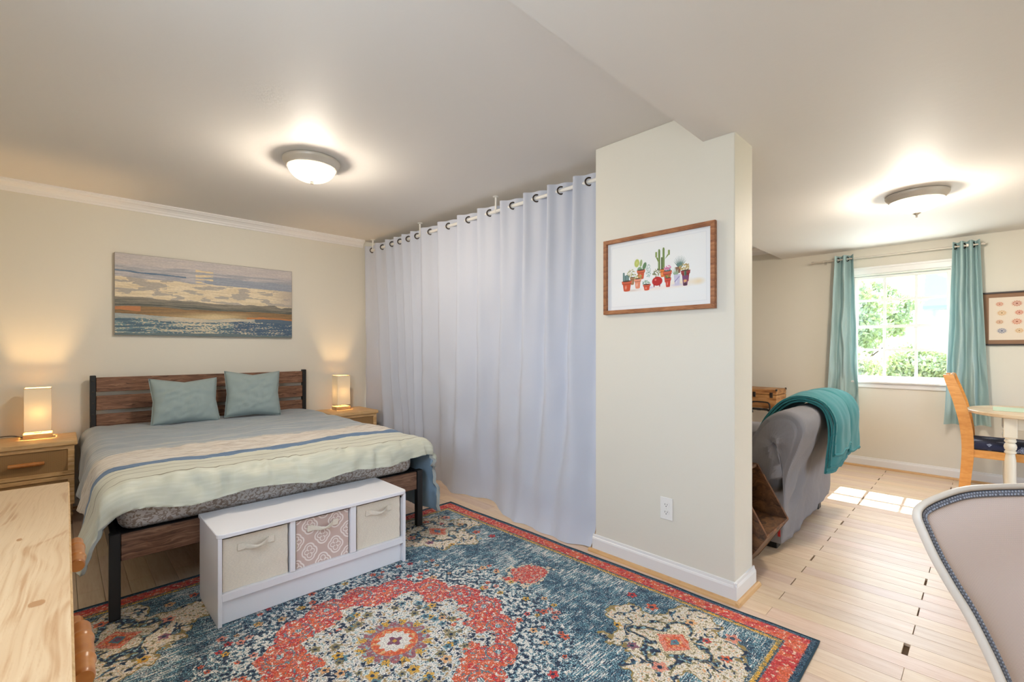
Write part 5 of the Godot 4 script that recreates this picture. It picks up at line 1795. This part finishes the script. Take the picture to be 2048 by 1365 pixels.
func make_armchair():
	var A := Vector3(3.62, 0, -1.3)
	var a := thing("armchair", "armchair in a baggy grey slipcover, seen from behind", "armchair", A)
	var n := noise(401, 6.0, 2)
	var nf := noise(402, 2.0, 2)
	# ribbed jersey
	var rib := Image.create(128, 128, false, Image.FORMAT_RGBA8)
	for y in 128:
		for x in 128:
			var t := 0.5 + 0.5 * sin(TAU * x / 8.0)
			rib.set_pixel(x, y, Color(t, t, t))
	rib.bump_map_to_normal_map(4.0)
	var sc := mat("grey_slipcover", C8(132, 128, 130), 0.85)
	sc.uv1_triplanar = true
	sc.uv1_scale = Vector3(13, 13, 13)
	relief(sc, ImageTexture.create_from_image(rib), 0.45)
	sc.rim_enabled = true
	sc.rim = 0.25
	# backrest: profile (z, y) in world, swept along x
	var prof := [Vector2(-0.845, 0.05), Vector2(-0.835, 0.25), Vector2(-0.82, 0.45), Vector2(-0.765, 0.62), Vector2(-0.735, 0.73), Vector2(-0.755, 0.80), Vector2(-0.81, 0.832), Vector2(-0.88, 0.825), Vector2(-0.96, 0.76), Vector2(-1.03, 0.62), Vector2(-1.06, 0.45), Vector2(-1.07, 0.2), Vector2(-1.07, 0.05)]
	var dense := spline(prof, 6)
	var rings := []
	var x0 := 3.045; var x1 := 4.195
	var cc := Vector2(-0.93, 0.42)
	for k in 41:
		var t := k / 40.0
		var x := lerpf(x0, x1, t)
		var e := minf(t, 1 - t) * (x1 - x0)
		var inset := 1.0 - 0.11 * pow(clampf(1.0 - e / 0.045, 0, 1), 2.2) * 0.5
		var R := []
		for i in dense.size():
			var p: Vector2 = dense[i]
			var q := cc + (p - cc) * Vector2(inset, lerpf(1.0, inset, clampf((p.y - 0.3) * 3, 0, 1)))
			# loose cloth: slanting folds fanning from the arm joint
			var rear := smoothstep(0.0, 0.1, p.x + 0.95)
			var fold := sin((p.y * 30.0 - (x - x0) * 24.0)) * 0.016 * rear * smoothstep(0.03, 0.16, x - x0) * smoothstep(0.75, 0.1, x - x0) * smoothstep(0.7, 0.35, p.y) * smoothstep(0.1, 0.3, p.y)
			fold += nf.get_noise_2d(x * 1.5, p.y * 1.5) * 0.014 * rear * smoothstep(0.03, 0.16, x - x0)
			if p.y < 0.12: fold += n.get_noise_2d(x, 3) * 0.01
			var lift := 0.05 * smoothstep(0.2, 0.9, (x - x0) / (x1 - x0)) * smoothstep(0.12, 0.04, p.y) * rear
			R.append(Vector3(x, q.y + lift, q.x + fold) - A)
		rings.append(R)
	var s := ST()
	loft(s, rings)
	mk(a, "backrest", s, sc)
	var rings_side := []
	for p in rings[2]: rings_side.append(Vector2((p + A).z, (p + A).y))
	rings_side.append(rings_side[0])
	# arms: profile (x, y) swept along z
	for sd in [-1.0, 1.0]:
		var cx := 3.205 if sd < 0 else 4.05
		var pr := spline([Vector2(-0.105, 0.05), Vector2(-0.1, 0.3), Vector2(-0.115, 0.45), Vector2(-0.115, 0.53), Vector2(-0.08, 0.59), Vector2(0.0, 0.61), Vector2(0.08, 0.585), Vector2(0.11, 0.52), Vector2(0.1, 0.4), Vector2(0.1, 0.05)], 5)
		rings = []
		for k in 25:
			var t := k / 24.0
			var z := lerpf(-1.78, -0.97, t)
			var kk := 1.0 - 0.14 * pow(clampf(1.0 - t * 0.88 / 0.07, 0, 1), 2)
			var R := []
			for p in pr:
				var w := nf.get_noise_2d(z * 2.0, p.y * 2 + sd) * 0.012
				# pleats run to the knot at the back of the arm
				w += sin(atan2(p.y - 0.62, z + 0.93) * 40.0) * 0.003
				R.append(Vector3(cx + p.x * kk + w * signf(p.x), 0.3 + (p.y - 0.3) * kk, z) - A)
			rings.append(R)
		s = ST()
		loft(s, rings)
		mk(a, "arm", s, sc)
	s = ST()
	var seat := ST()
	rounded_slab(seat, Vector3(0.74, 0.19, 0.7), 0.05)
	mk(a, "seat_cushion", seat, sc, Vector3(3.62, 0.27, -1.42) - A)
	rounded_slab(s, Vector3(0.8, 0.22, 0.72), 0.03)
	mk(a, "seat_base", s, sc, Vector3(3.62, 0.05, -1.39) - A)
	# side of the cover, gathered to a twist of cloth below the top of the back
	s = ST()
	var K := Vector2(-0.895, 0.64)
	var rim: Array = []
	for p in rings_side: rim.append(p)
	grid(s, rim.size() - 1, 22, func(u: float, v: float):
		var k := mini(int(u * (rim.size() - 1) + 0.5), rim.size() - 1)
		var b: Vector2 = rim[k]
		var r := pow(v, 1.3)
		var th := atan2(b.y - K.y, b.x - K.x)
		var sw := (1.0 - v) * (1.0 - v) * 0.6
		var q := b - K
		q = q.rotated(sw) * r
		var low := smoothstep(0.3, -0.4, sin(th))
		var out := 0.026 * (1.0 - pow(v, 3.0)) * (0.55 + 0.45 * sin(th * 2.0 + 0.5))
		out += sin(th * 30.0 + v * 3.0) * 0.0045 * smoothstep(0.08, 0.3, v) * (1.0 - v) * (0.4 + low)
		out += 0.020 * exp(-pow((v - 0.28) / 0.07, 2)) * (0.5 + 0.5 * sin(th * 1.0 + 2.2))
		out -= 0.010 * exp(-pow(v / 0.12, 2))
		return Vector3(lerpf(x0 - out, x0 + 0.0575, smoothstep(0.8, 1.0, v)), K.y + q.y, K.x + q.x) - A, true)
	mk(a, "side_cover", s, sc)
	for q in [[3.12, -0.92], [4.1, -0.92], [3.12, -1.68], [4.1, -1.68]]:
		s = ST()
		box(s, Vector3(q[0], 0.03, q[1]) - A, Vector3(0.07, 0.06, 0.07), 0.004)
		mk(a, "foot", s, mats["black_metal"])
	s = ST()
	box(s, Vector3(3.04, 0.115, -0.862) - A, Vector3(0.004, 0.045, 0.014), 0.001)
	tag(mk(a, "cloth_tab", s, mat("red_tab", C8(196, 40, 44), 0.6)), "small red cloth tab")
	# throw: three layers of one folded blanket over the back
	var tb := thing("throw_blanket", "teal knitted throw folded over the back of the grey armchair", "blanket", A)
	var kn := noise(411, 0.2, 2)
	var bm := tmat("teal_knit", texture(256, 256, func(x: int, y: int): return C8(30, 104, 108).lerp(C8(66, 142, 144), clampf(0.45 + kn.get_noise_2d(x * 0.7, y) * 1.2, 0, 1))), 0.95, Vector3(7, 7, 7))
	bm.rim_enabled = true
	bm.rim = 0.2
	var path := spline([Vector2(-1.10, 0.50), Vector2(-1.07, 0.62), Vector2(-0.99, 0.775), Vector2(-0.90, 0.85), Vector2(-0.81, 0.862), Vector2(-0.735, 0.825), Vector2(-0.702, 0.74), Vector2(-0.702, 0.62), Vector2(-0.708, 0.5), Vector2(-0.716, 0.4), Vector2(-0.722, 0.28)], 8)
	var layers := [[3.45, 4.05, 0.008, 0.885], [3.44, 4.07, 0.022, 0.845], [3.44, 3.98, 0.036, 0.775], [3.86, 4.13, 0.042, 0.82]]
	for i in 4:
		var L: Array = layers[i]
		var wn := noise(420, 3.0, 2)
		var f := func(u: float, v: float, th: float):
			var x: float = lerpf(L[0], L[1], u) + 0.03 * (v - 0.5) * i
			var q: float = v * L[3] * (path.size() - 1) * (1.0 + wn.get_noise_2d(x * 1.2, 1.0) * 0.03 * v)
			q = minf(q, path.size() - 1.001)
			var k := int(q)
			var p: Vector2 = (path[k] as Vector2).lerp(path[k + 1], q - k)
			var d: Vector2 = ((path[k + 1] as Vector2) - (path[k] as Vector2)).normalized()
			var nn := Vector2(-d.y, d.x)
			var w: float = L[2] + th + wn.get_noise_2d(x * 1.6, v) * 0.008 + sin(x * 9 + i * 0.3) * 0.006 * v
			# corners of the roll curl in at the ends
			w -= 0.012 * pow(absf(u * 2 - 1), 8.0)
			return Vector3(x, p.y + nn.y * w, p.x + nn.x * w) - A
		s = ST()
		grid(s, 30, 60, func(u: float, v: float): return f.call(u, v, 0.012), true)
		grid(s, 30, 60, func(u: float, v: float): return f.call(u, v, 0.0), false)
		for e in 4:
			var m := 30 if e % 2 == 0 else 60
			for k in m:
				var f0 := float(k) / m; var f1 := float(k + 1) / m
				var pa: Vector2 = [Vector2(f0, 1), Vector2(1, f0), Vector2(f0, 0), Vector2(0, f0)][e]
				var pb: Vector2 = [Vector2(f1, 1), Vector2(1, f1), Vector2(f1, 0), Vector2(0, f1)][e]
				quad(s, f.call(pa.x, pa.y, 0.012), f.call(pb.x, pb.y, 0.012), f.call(pb.x, pb.y, 0.0), f.call(pa.x, pa.y, 0.0))
		mk(tb, "fold", s, bm)
		s = ST()
		var hem := []
		for k in 31: hem.append(f.call(k / 30.0, 0.985, 0.008))
		tube(s, hem, 0.0095, 6)
		mk(tb, "hem", s, bm)
	s = ST()
	box(s, Vector3.ZERO, Vector3(0.002, 0.05, 0.05), 0.0005, turned(Vector3(0, 0.5, 0), Vector3(4.135, 0.73, -0.672) - A))
	tag(mk(tb, "care_tag", s, mats["tag_white"]), "small white care tag")

# ---------------------------------------------------------------- low bookshelf with slanted sides behind the wall stub
func make_bookshelf():
	var O := Vector3(2.735, 0, -1.1)
	var b := thing("slanted_bookshelf", "dark walnut bookshelf with slanted sides between wall stub and armchair", "bookshelf", O)
	var wm: Material = mats["walnut_wood"]
	var edge := tmat("walnut_edge", wm.albedo_texture, 0.5, Vector3(2, 2, 2), C8(255, 226, 190))
	var hexa := PackedVector2Array([Vector2(0.163, 0.534), Vector2(0.323, 0.25), Vector2(0.165, 0.0), Vector2(-0.16, 0.0), Vector2(-0.32, 0.25), Vector2(-0.163, 0.534)])
	# hexagon lies in (z, y); panels at the two ends of x
	for x in [-0.185, 0.165]:
		var s := ST()
		prism(s, hexa.duplicate(), 0, 0.018, Transform3D(Basis(Vector3(0, 0, 1), Vector3.UP, Vector3(-1, 0, 0)), Vector3(x + 0.018, 0, 0)), 0.0015)
		mk(b, "side_panel", s, wm)
	var boards := [["top_board", Vector2(-0.163, 0.534), Vector2(0.163, 0.534)], ["lower_front_board", Vector2(0.323, 0.25), Vector2(0.165, 0.0)], ["base_board", Vector2(-0.16, 0.0), Vector2(0.165, 0.0)], ["lower_back_board", Vector2(-0.32, 0.25), Vector2(-0.16, 0.0)], ["upper_back_board", Vector2(-0.32, 0.25), Vector2(-0.163, 0.534)], ["shelf_board", Vector2(-0.3, 0.25), Vector2(0.318, 0.25)]]
	for q in boards:
		var p0: Vector2 = q[1]; var p1: Vector2 = q[2]
		var mid := (p0 + p1) * 0.5
		var d := (p1 - p0).normalized()
		var nrm := Vector2(-d.y, d.x)
		if nrm.dot(Vector2(0, 0.26) - mid) < 0: nrm = -nrm
		if q[0] == "shelf_board": nrm = Vector2.ZERO
		var c := mid + nrm * 0.009
		var s := ST()
		var bz := Vector3(0, d.y, d.x); var by := bz.cross(Vector3(1, 0, 0))
		box(s, Vector3.ZERO, Vector3(0.332, 0.016, p0.distance_to(p1) - 0.004), 0.0015, Transform3D(Basis(Vector3(1, 0, 0), by, bz), Vector3(-0.001, c.y + (0.001 if q[0] == "base_board" else 0.0), c.x)))
		mk(b, q[0], s, wm)
	for x in [-0.176, 0.174]:
		for q in [[Vector2(0.163, 0.534), Vector2(0.323, 0.25)], [Vector2(0.323, 0.25), Vector2(0.165, 0.0)]]:
			var p0: Vector2 = q[0]; var p1: Vector2 = q[1]
			var d := (p1 - p0).normalized()
			var bz := Vector3(0, d.y, d.x)
			var se := ST()
			box(se, Vector3.ZERO, Vector3(0.0165, 0.0014, p0.distance_to(p1) - 0.006), 0.0004, Transform3D(Basis(Vector3(1, 0, 0), bz.cross(Vector3(1, 0, 0)), bz), Vector3(x, (p0.y + p1.y) * 0.5, (p0.x + p1.x) * 0.5)))
			mk(b, "edge_strip", se, edge)
	# pale raw edge of the shelf
	var s2 := ST()
	box(s2, Vector3(-0.001, 0.25, 0.318), Vector3(0.332, 0.016, 0.006), 0.001)
	mk(b, "edge_strip", s2, edge)

# ---------------------------------------------------------------- wooden case on a folding rack
func make_case():
	var O := Vector3(5.62, 0.0, -1.86)
	var r := thing("luggage_rack", "black metal folding rack under the wooden case", "rack", O)
	var s: SurfaceTool
	# two U frames that cross; local x from the front (towards the room) to the wall
	for k in [-1.0, 1.0]:
		s = ST()
		var w := 0.235 if k < 0 else 0.21
		tube(s, spline([Vector3(-0.19 * k, 0.012, -w), Vector3(0.0, 0.27, -w), Vector3(0.17 * k, 0.515, -w), Vector3(0.187 * k, 0.542, -w + 0.02), Vector3(0.19 * k, 0.55, -w + 0.06), Vector3(0.19 * k, 0.55, w - 0.06), Vector3(0.187 * k, 0.542, w - 0.02), Vector3(0.17 * k, 0.515, w), Vector3(0, 0.27, w), Vector3(-0.19 * k, 0.012, w)], 6), 0.011, 10)
		mk(r, "tube_frame", s, mats["black_metal"])
	for z in [-0.12, 0.12]:
		s = ST()
		box(s, Vector3(0, 0.538, z), Vector3(0.37, 0.004, 0.04), 0.001)
		mk(r, "strap", s, mats["black_metal"])
	# front hoop that keeps the case from sliding
	s = ST()
	tube(s, spline([Vector3(-0.188, 0.51, 0.06), Vector3(-0.2, 0.57, 0.05), Vector3(-0.205, 0.615, 0.055), Vector3(-0.205, 0.63, 0.085), Vector3(-0.205, 0.63, 0.2), Vector3(-0.205, 0.615, 0.23), Vector3(-0.2, 0.57, 0.235), Vector3(-0.188, 0.51, 0.23)], 6), 0.008, 10)
	mk(r, "front_hoop", s, mats["black_metal"])
	var c := thing("wooden_case", "wooden slatted case with black latches on the metal rack", "case", O + Vector3(0, 0.562, 0))
	var pw := tmat("case_pine", wood(431, [C8(120, 74, 34), C8(156, 104, 56), C8(180, 130, 78), C8(196, 150, 98)], 0.06, 0.3, 256, 256), 0.5, Vector3(6, 6, 1.2))
	for q in [["case_body", 0.0, 0.145], ["lid", 0.149, 0.205]]:
		s = ST()
		span(s, Vector3(-0.17, q[1], -0.30), Vector3(0.17, q[2], 0.29), 0.004)
		mk(c, q[0], s, pw)
	for z in [0.07, 0.24]:
		s = ST()
		box(s, Vector3(-0.173, 0.145, z), Vector3(0.008, 0.056, 0.03), 0.003)
		lathe(s, [Vector2(0, 0), Vector2(0.011, 0.002), Vector2(0.009, 0.009), Vector2(0, 0.011)], 12, turned(Vector3(0, 0, PI / 2), Vector3(-0.176, 0.155, z)))
		mk(c, "latch", s, mats["dark_bronze"])
	for z in [-0.298, 0.288]:
		for y in [0.008, 0.2]:
			s = ST()
			box(s, Vector3(-0.16, y, z), Vector3(0.03, 0.022, 0.012), 0.002)
			box(s, Vector3(0.16, y, z), Vector3(0.03, 0.022, 0.012), 0.002)
			mk(c, "corner_cap", s, mats["black_metal"])

# ---------------------------------------------------------------- dining table and chair
func turned_leg(s: SurfaceTool, xf: Transform3D, h: float):
	box(s, Vector3(0, h - 0.07, 0), Vector3(0.068, 0.14, 0.068), 0.004, xf)
	var pr := [Vector2(0, 0), Vector2(0.018, 0), Vector2(0.022, 0.02), Vector2(0.021, 0.05), Vector2(0.03, 0.2), Vector2(0.029, h - 0.3), Vector2(0.023, h - 0.255), Vector2(0.031, h - 0.25), Vector2(0.031, h - 0.238), Vector2(0.024, h - 0.233), Vector2(0.030, h - 0.225), Vector2(0.034, h - 0.205), Vector2(0.030, h - 0.186), Vector2(0.023, h - 0.178), Vector2(0.031, h - 0.17), Vector2(0.031, h - 0.158), Vector2(0.026, h - 0.152), Vector2(0.033, h - 0.14), Vector2(0, h - 0.139)]
	lathe(s, pr, 20, xf)

func make_dining():
	var O := Vector3(5.18, 0, 0.55)
	var t := thing("dining_table", "oval dining table with pale top and white turned legs", "table", O)
	var top := tmat("washed_top", wood(441, [C8(196, 168, 132), C8(214, 190, 156), C8(226, 206, 176)], 0.06, 0.3, 256, 256), 0.3, Vector3(3, 3, 1))
	var cream := mat("cream_paint", C8(232, 224, 206), 0.4)
	# outline: half ellipses at the two ends
	var pts := PackedVector2Array()
	for k in 40:
		var a := TAU * k / 40 + 0.0001
		var zz := signf(cos(a)) * 0.36 - cos(a) * -0.0
		pts.append(Vector2(sin(a) * 0.42, cos(a) * 0.34 + signf(cos(a)) * 0.33))
	var s := ST()
	prism(s, pts, 0, 0.024, Transform3D(Basis(Vector3(1, 0, 0), Vector3(0, 0, 1), Vector3(0, -1, 0)), Vector3(0, 0.735, 0)), 0.004)
	mk(t, "table_top", s, top)
	s = ST()
	for sx in [-1.0, 1.0]: box(s, Vector3(sx * 0.31, 0.665, 0), Vector3(0.02, 0.085, 0.84), 0.003)
	for sz in [-1.0, 1.0]: box(s, Vector3(0, 0.665, sz * 0.42), Vector3(0.6, 0.085, 0.02), 0.003)
	mk(t, "apron", s, cream)
	for q in [[-0.33, -0.44], [0.33, -0.44], [-0.33, 0.44], [0.33, 0.44]]:
		s = ST()
		turned_leg(s, Transform3D(Basis(), Vector3(q[0], 0, q[1])), 0.71)
		mk(t, "leg", s, cream)
	s = ST()
	box(s, Vector3(0.05, 0.7362, 0.05), Vector3(0.34, 0.002, 1.15), 0.0008)
	tag(mk(self, "table_runner", s, mat("mint_cloth", C8(186, 204, 178), 0.85), O), "pale mint runner lying on the dining table", "runner")
	# chair tucked in from the window-curtain end, facing +z
	var c := thing("dining_chair", "honey-coloured wooden chair with navy seat pad at the table", "chair", Vector3(5.2, 0, 0.08))
	var hw: Material = mats["honey_wood"]
	for sx in [-1.0, 1.0]:
		s = ST()
		var path := spline([Vector2(-0.225, 0.0), Vector2(-0.205, 0.18), Vector2(-0.19, 0.42), Vector2(-0.20, 0.6), Vector2(-0.235, 0.78), Vector2(-0.28, 0.93), Vector2(-0.30, 1.0)], 5)
		var rings := []
		for i in path.size():
			var p: Vector2 = path[i]
			var w := 0.029 + 0.006 * sin(float(i) / path.size() * PI)
			var R := []
			for q in [[-0.019, -1.0], [0.019, -1.0], [0.019, 1.0], [-0.019, 1.0]]:
				R.append(Vector3(sx * 0.195 + q[0], p.y, p.x - q[1] * w))
			rings.append(R)
		loft_flat(s, rings)
		mk(c, "back_post", s, hw)
		s = ST()
		box(s, Vector3(sx * 0.19, 0.205, 0.2), Vector3(0.036, 0.41, 0.036), 0.004)
		mk(c, "front_leg", s, hw)
		s = ST()
		box(s, Vector3(sx * 0.195, 0.405, 0.0), Vector3(0.024, 0.06, 0.39), 0.003)
		mk(c, "side_rail", s, hw)
	s = ST()
	box(s, Vector3(0, 0.955, -0.285), Vector3(0.41, 0.1, 0.026), 0.008, turned(Vector3(-0.22, 0, 0), Vector3(0, 0.21, 0.01)) if false else Transform3D())
	mk(c, "crest_rail", s, hw)
	for x in [-0.1, 0.0, 0.1]:
		s = ST()
		tube(s, [Vector3(x, 0.43, -0.19), Vector3(x, 0.65, -0.205), Vector3(x, 0.92, -0.275)], 0.01, 8)
		mk(c, "spindle", s, hw)
	s = ST()
	box(s, Vector3(0, 0.405, 0.205), Vector3(0.36, 0.06, 0.022), 0.003)
	box(s, Vector3(0, 0.405, -0.18), Vector3(0.36, 0.06, 0.022), 0.003)
	mk(c, "seat_frame", s, hw)
	var sn := noise(451, 0.05, 2)
	var navy := tmat("navy_print", texture(256, 256, func(x: int, y: int):
		var u := fmod(x / 64.0, 2.0) - 1.0; var v := fmod(y / 64.0 + (1.0 if int(x / 128) % 2 else 0.0), 2.0) - 1.0
		var d := absf(u) + absf(v)
		var m := d < 0.62 and sn.get_noise_2d(x * 5.0, y * 5.0) > 0.0
		return C8(176, 186, 206) if m else C8(32, 38, 66)), 0.85, Vector3(3, 3, 3))
	s = ST()
	rounded_slab(s, Vector3(0.43, 0.055, 0.42), 0.05)
	tag(mk(c, "seat_pad", s, navy, Vector3(0, 0.436, 0.01)), "navy patterned seat pad")

func loft_flat(s: SurfaceTool, rings: Array):
	# square section with sharp edges, softened a little by narrow chamfers
	for side in 4:
		s.set_smooth_group(10 + side)
		for i in rings.size() - 1:
			var A: Array = rings[i]; var B: Array = rings[i + 1]
			quad(s, A[side], A[(side + 1) % 4], B[(side + 1) % 4], B[side])
	s.set_smooth_group(-1)
	var R: Array = rings[0]; var T: Array = rings[rings.size() - 1]
	quad(s, R[3], R[2], R[1], R[0])
	quad(s, T[0], T[1], T[2], T[3])

# ---------------------------------------------------------------- office chair close to the viewer
func make_office_chair():
	var a := deg_to_rad(40.0); var l := deg_to_rad(20.0)
	var d := Vector3(-cos(a), 0, sin(a))
	var nrm := d * cos(l) + Vector3.UP * sin(l)
	var up := Vector3.UP * cos(l) - d * sin(l)
	var right := up.cross(nrm)
	var p0 := Vector3(1.15, 0.95, 0) + right * 0.12
	var foot := Vector3(p0.x, 0, p0.z) + d * 0.22
	var c := thing("office_chair", "mesh office chair with a pale rounded back frame", "office chair", foot)
	var X := Transform3D(Basis(right, up, nrm), p0 - foot)
	var half := [Vector2(0, 0.021), Vector2(-0.06, 0.019), Vector2(-0.128, 0.015), Vector2(-0.166, 0.009), Vector2(-0.199, -0.002), Vector2(-0.228, -0.015), Vector2(-0.244, -0.028), Vector2(-0.249, -0.043), Vector2(-0.247, -0.060), Vector2(-0.238, -0.104), Vector2(-0.225, -0.145), Vector2(-0.209, -0.187), Vector2(-0.198, -0.227), Vector2(-0.189, -0.268), Vector2(-0.180, -0.33), Vector2(-0.176, -0.39), Vector2(-0.168, -0.44), Vector2(-0.14, -0.475), Vector2(-0.08, -0.487), Vector2(0, -0.49)]
	var outl := []
	for p in half: outl.append(p)
	for k in range(half.size() - 2, 0, -1): outl.append(Vector2(-half[k].x, half[k].y))
	outl = spline(outl, 8, true)
	var cen := Vector2(0, -0.22)
	var inner := func(i: int, off: float) -> Vector2:
		var n := outl.size()
		var t: Vector2 = (outl[(i + 1) % n] - outl[(i - 1 + n) % n]).normalized()
		# outline runs top -> left -> bottom (counter-clockwise), inside is to the left of it
		return outl[i] + Vector2(-t.y, t.x) * off
	var bow := func(p: Vector2) -> float:
		# the back is dished: sides come forward, the lumbar bulges
		return 0.0
	# outer frame: flattened tube
	var s := ST()
	var rings := []
	for i in outl.size():
		var o: Vector2 = outl[i]; var q: Vector2 = inner.call(i, 0.010)
		var R := []
		for k in 10:
			var an := TAU * k / 10
			var p := o.lerp(q, 0.5 - 0.5 * cos(an))
			R.append(X * Vector3(p.x, p.y, bow.call(o) + sin(an) * -0.010))
		rings.append(R)
	rings.append(rings[0])
	loft(s, rings, false)
	mk(c, "back_frame", s, mat("frame_putty", C8(216, 203, 188), 0.45))
	# edging strip
	s = ST()
	rings = []
	for i in outl.size():
		var o: Vector2 = inner.call(i, 0.0095); var q: Vector2 = inner.call(i, 0.0215)
		var R := []
		for k in 8:
			var an := TAU * k / 8
			var p := o.lerp(q, 0.5 - 0.5 * cos(an))
			R.append(X * Vector3(p.x, p.y, bow.call(outl[i]) - 0.001 + sin(an) * -0.004))
		rings.append(R)
	rings.append(rings[0])
	loft(s, rings, false)
	var es := mk(c, "edging", s, mat("edging_grey", C8(112, 114, 124), 0.6))
	# raised beads of the edging, two rows
	s = ST()
	var bead := ST()
	lathe(bead, [Vector2(0.0018, 0), Vector2(0.0016, 0.0009), Vector2(0.0009, 0.0015), Vector2(0, 0.0017)], 6)
	var bm: Mesh
	bead.generate_normals()
	bm = bead.commit()
	var acc := 0.0
	var beads := ST()
	for i in outl.size():
		var o2: Vector2 = outl[i]; var nx: Vector2 = outl[(i + 1) % outl.size()]
		var len := o2.distance_to(nx)
		while acc < len:
			var f := acc / len
			for row in 2:
				var q0: Vector2 = inner.call(i, 0.0132 + row * 0.0048).lerp(inner.call((i + 1) % outl.size(), 0.0132 + row * 0.0048), clampf(f + (0.5 * 0.0052 / len if row else 0.0), 0, 1))
				beads.append_from(bm, 0, X * Transform3D(Basis(Vector3(1, 0, 0), PI / 2), Vector3(q0.x, q0.y, bow.call(o2) + 0.0022)))
			acc += 0.0052
		acc -= len
	var bo := MeshInstance3D.new()
	bo.mesh = beads.commit()
	bo.material_override = mat("bead_grey", C8(158, 160, 170), 0.5)
	bo.name = "edging_beads"
	bo.set_meta("kind", "stuff")
	es.add_child(bo)
	# mesh panel
	var pel := texture(256, 256, func(x: int, y: int):
		var cx := fmod(x + (4.0 if int(y / 4) % 2 else 0.0), 8.0) - 4.0
		var cy := fmod(float(y), 4.0) - 2.0
		return C8(158, 132, 122) if cx * cx * 0.35 + cy * cy < 1.3 else C8(243, 222, 211))
	var pm := tmat("pellicle_mesh", pel, 0.6, Vector3(14, 14, 14))
	s = ST()
	s.set_smooth_group(0)
	var inn := []
	for i in outl.size(): inn.append(inner.call(i, 0.0212))
	var LV := 36
	for i in inn.size():
		var i2 := (i + 1) % inn.size()
		for k in LV:
			var t0 := float(k) / LV; var t1 := float(k + 1) / LV
			var P := func(p: Vector2, t: float):
				var q: Vector2 = p.lerp(cen, t)
				var z: float = -0.002 - 0.045 * clampf(1 - pow(q.x / 0.225, 2), 0, 1) * smoothstep(0.02, -0.14, q.y) * smoothstep(-0.49, -0.36, q.y)
				return X * Vector3(q.x, q.y, z)
			if k == LV - 1: tri(s, P.call(inn[i], t0), P.call(inn[i2], t0), P.call(cen, 0.0))
			else: quad(s, P.call(inn[i], t0), P.call(inn[i2], t0), P.call(inn[i2], t1), P.call(inn[i], t1))
	tag(mk(c, "mesh_panel", s, pm), "fine taupe mesh panel")
	# the rest of the chair, below the frame of the picture
	var dk := mat("chair_grey", C8(96, 96, 100), 0.5)
	s = ST()
	tube(s, spline([X * Vector3(0, -0.42, -0.03), X * Vector3(0, -0.5, -0.02), Vector3(0, 0.40, 0) - d * 0.12, Vector3(0, 0.39, 0)], 6), 0.022, 10)
	mk(c, "spine", s, dk)
	s = ST()
	rounded_slab(s, Vector3(0.44, 0.05, 0.42), 0.09)
	var seat := mk(c, "seat", s, pm)
	seat.transform = Transform3D(Basis(Vector3.UP, atan2(d.x, d.z)), Vector3(0, 0.43, 0))
	s = ST()
	lathe(s, [Vector2(0, 0.09), Vector2(0.03, 0.09), Vector2(0.03, 0.25), Vector2(0.018, 0.255), Vector2(0.018, 0.4), Vector2(0.07, 0.405), Vector2(0.07, 0.43), Vector2(0, 0.43)], 18)
	mk(c, "gas_column", s, dk)
	for k in 5:
		var an := TAU * k / 5 + 0.3
		var e := Vector3(cos(an), 0, sin(an))
		s = ST()
		tube(s, [Vector3(0, 0.105, 0) + e * 0.02, Vector3(0, 0.1, 0) + e * 0.15, Vector3(0, 0.078, 0) + e * 0.27], [0.026, 0.021, 0.015], 10)
		var arm := mk(c, "base_arm", s, dk)
		s = ST()
		lathe(s, [Vector2(0, -0.02), Vector2(0.026, -0.02), Vector2(0.03, -0.012), Vector2(0.03, 0.012), Vector2(0.026, 0.02), Vector2(0, 0.02)], 16, turned(Vector3(PI / 2, 0, 0), Vector3(0, 0.03, 0) + e * 0.27))
		mk(arm, "caster", s, mats["black_metal"])
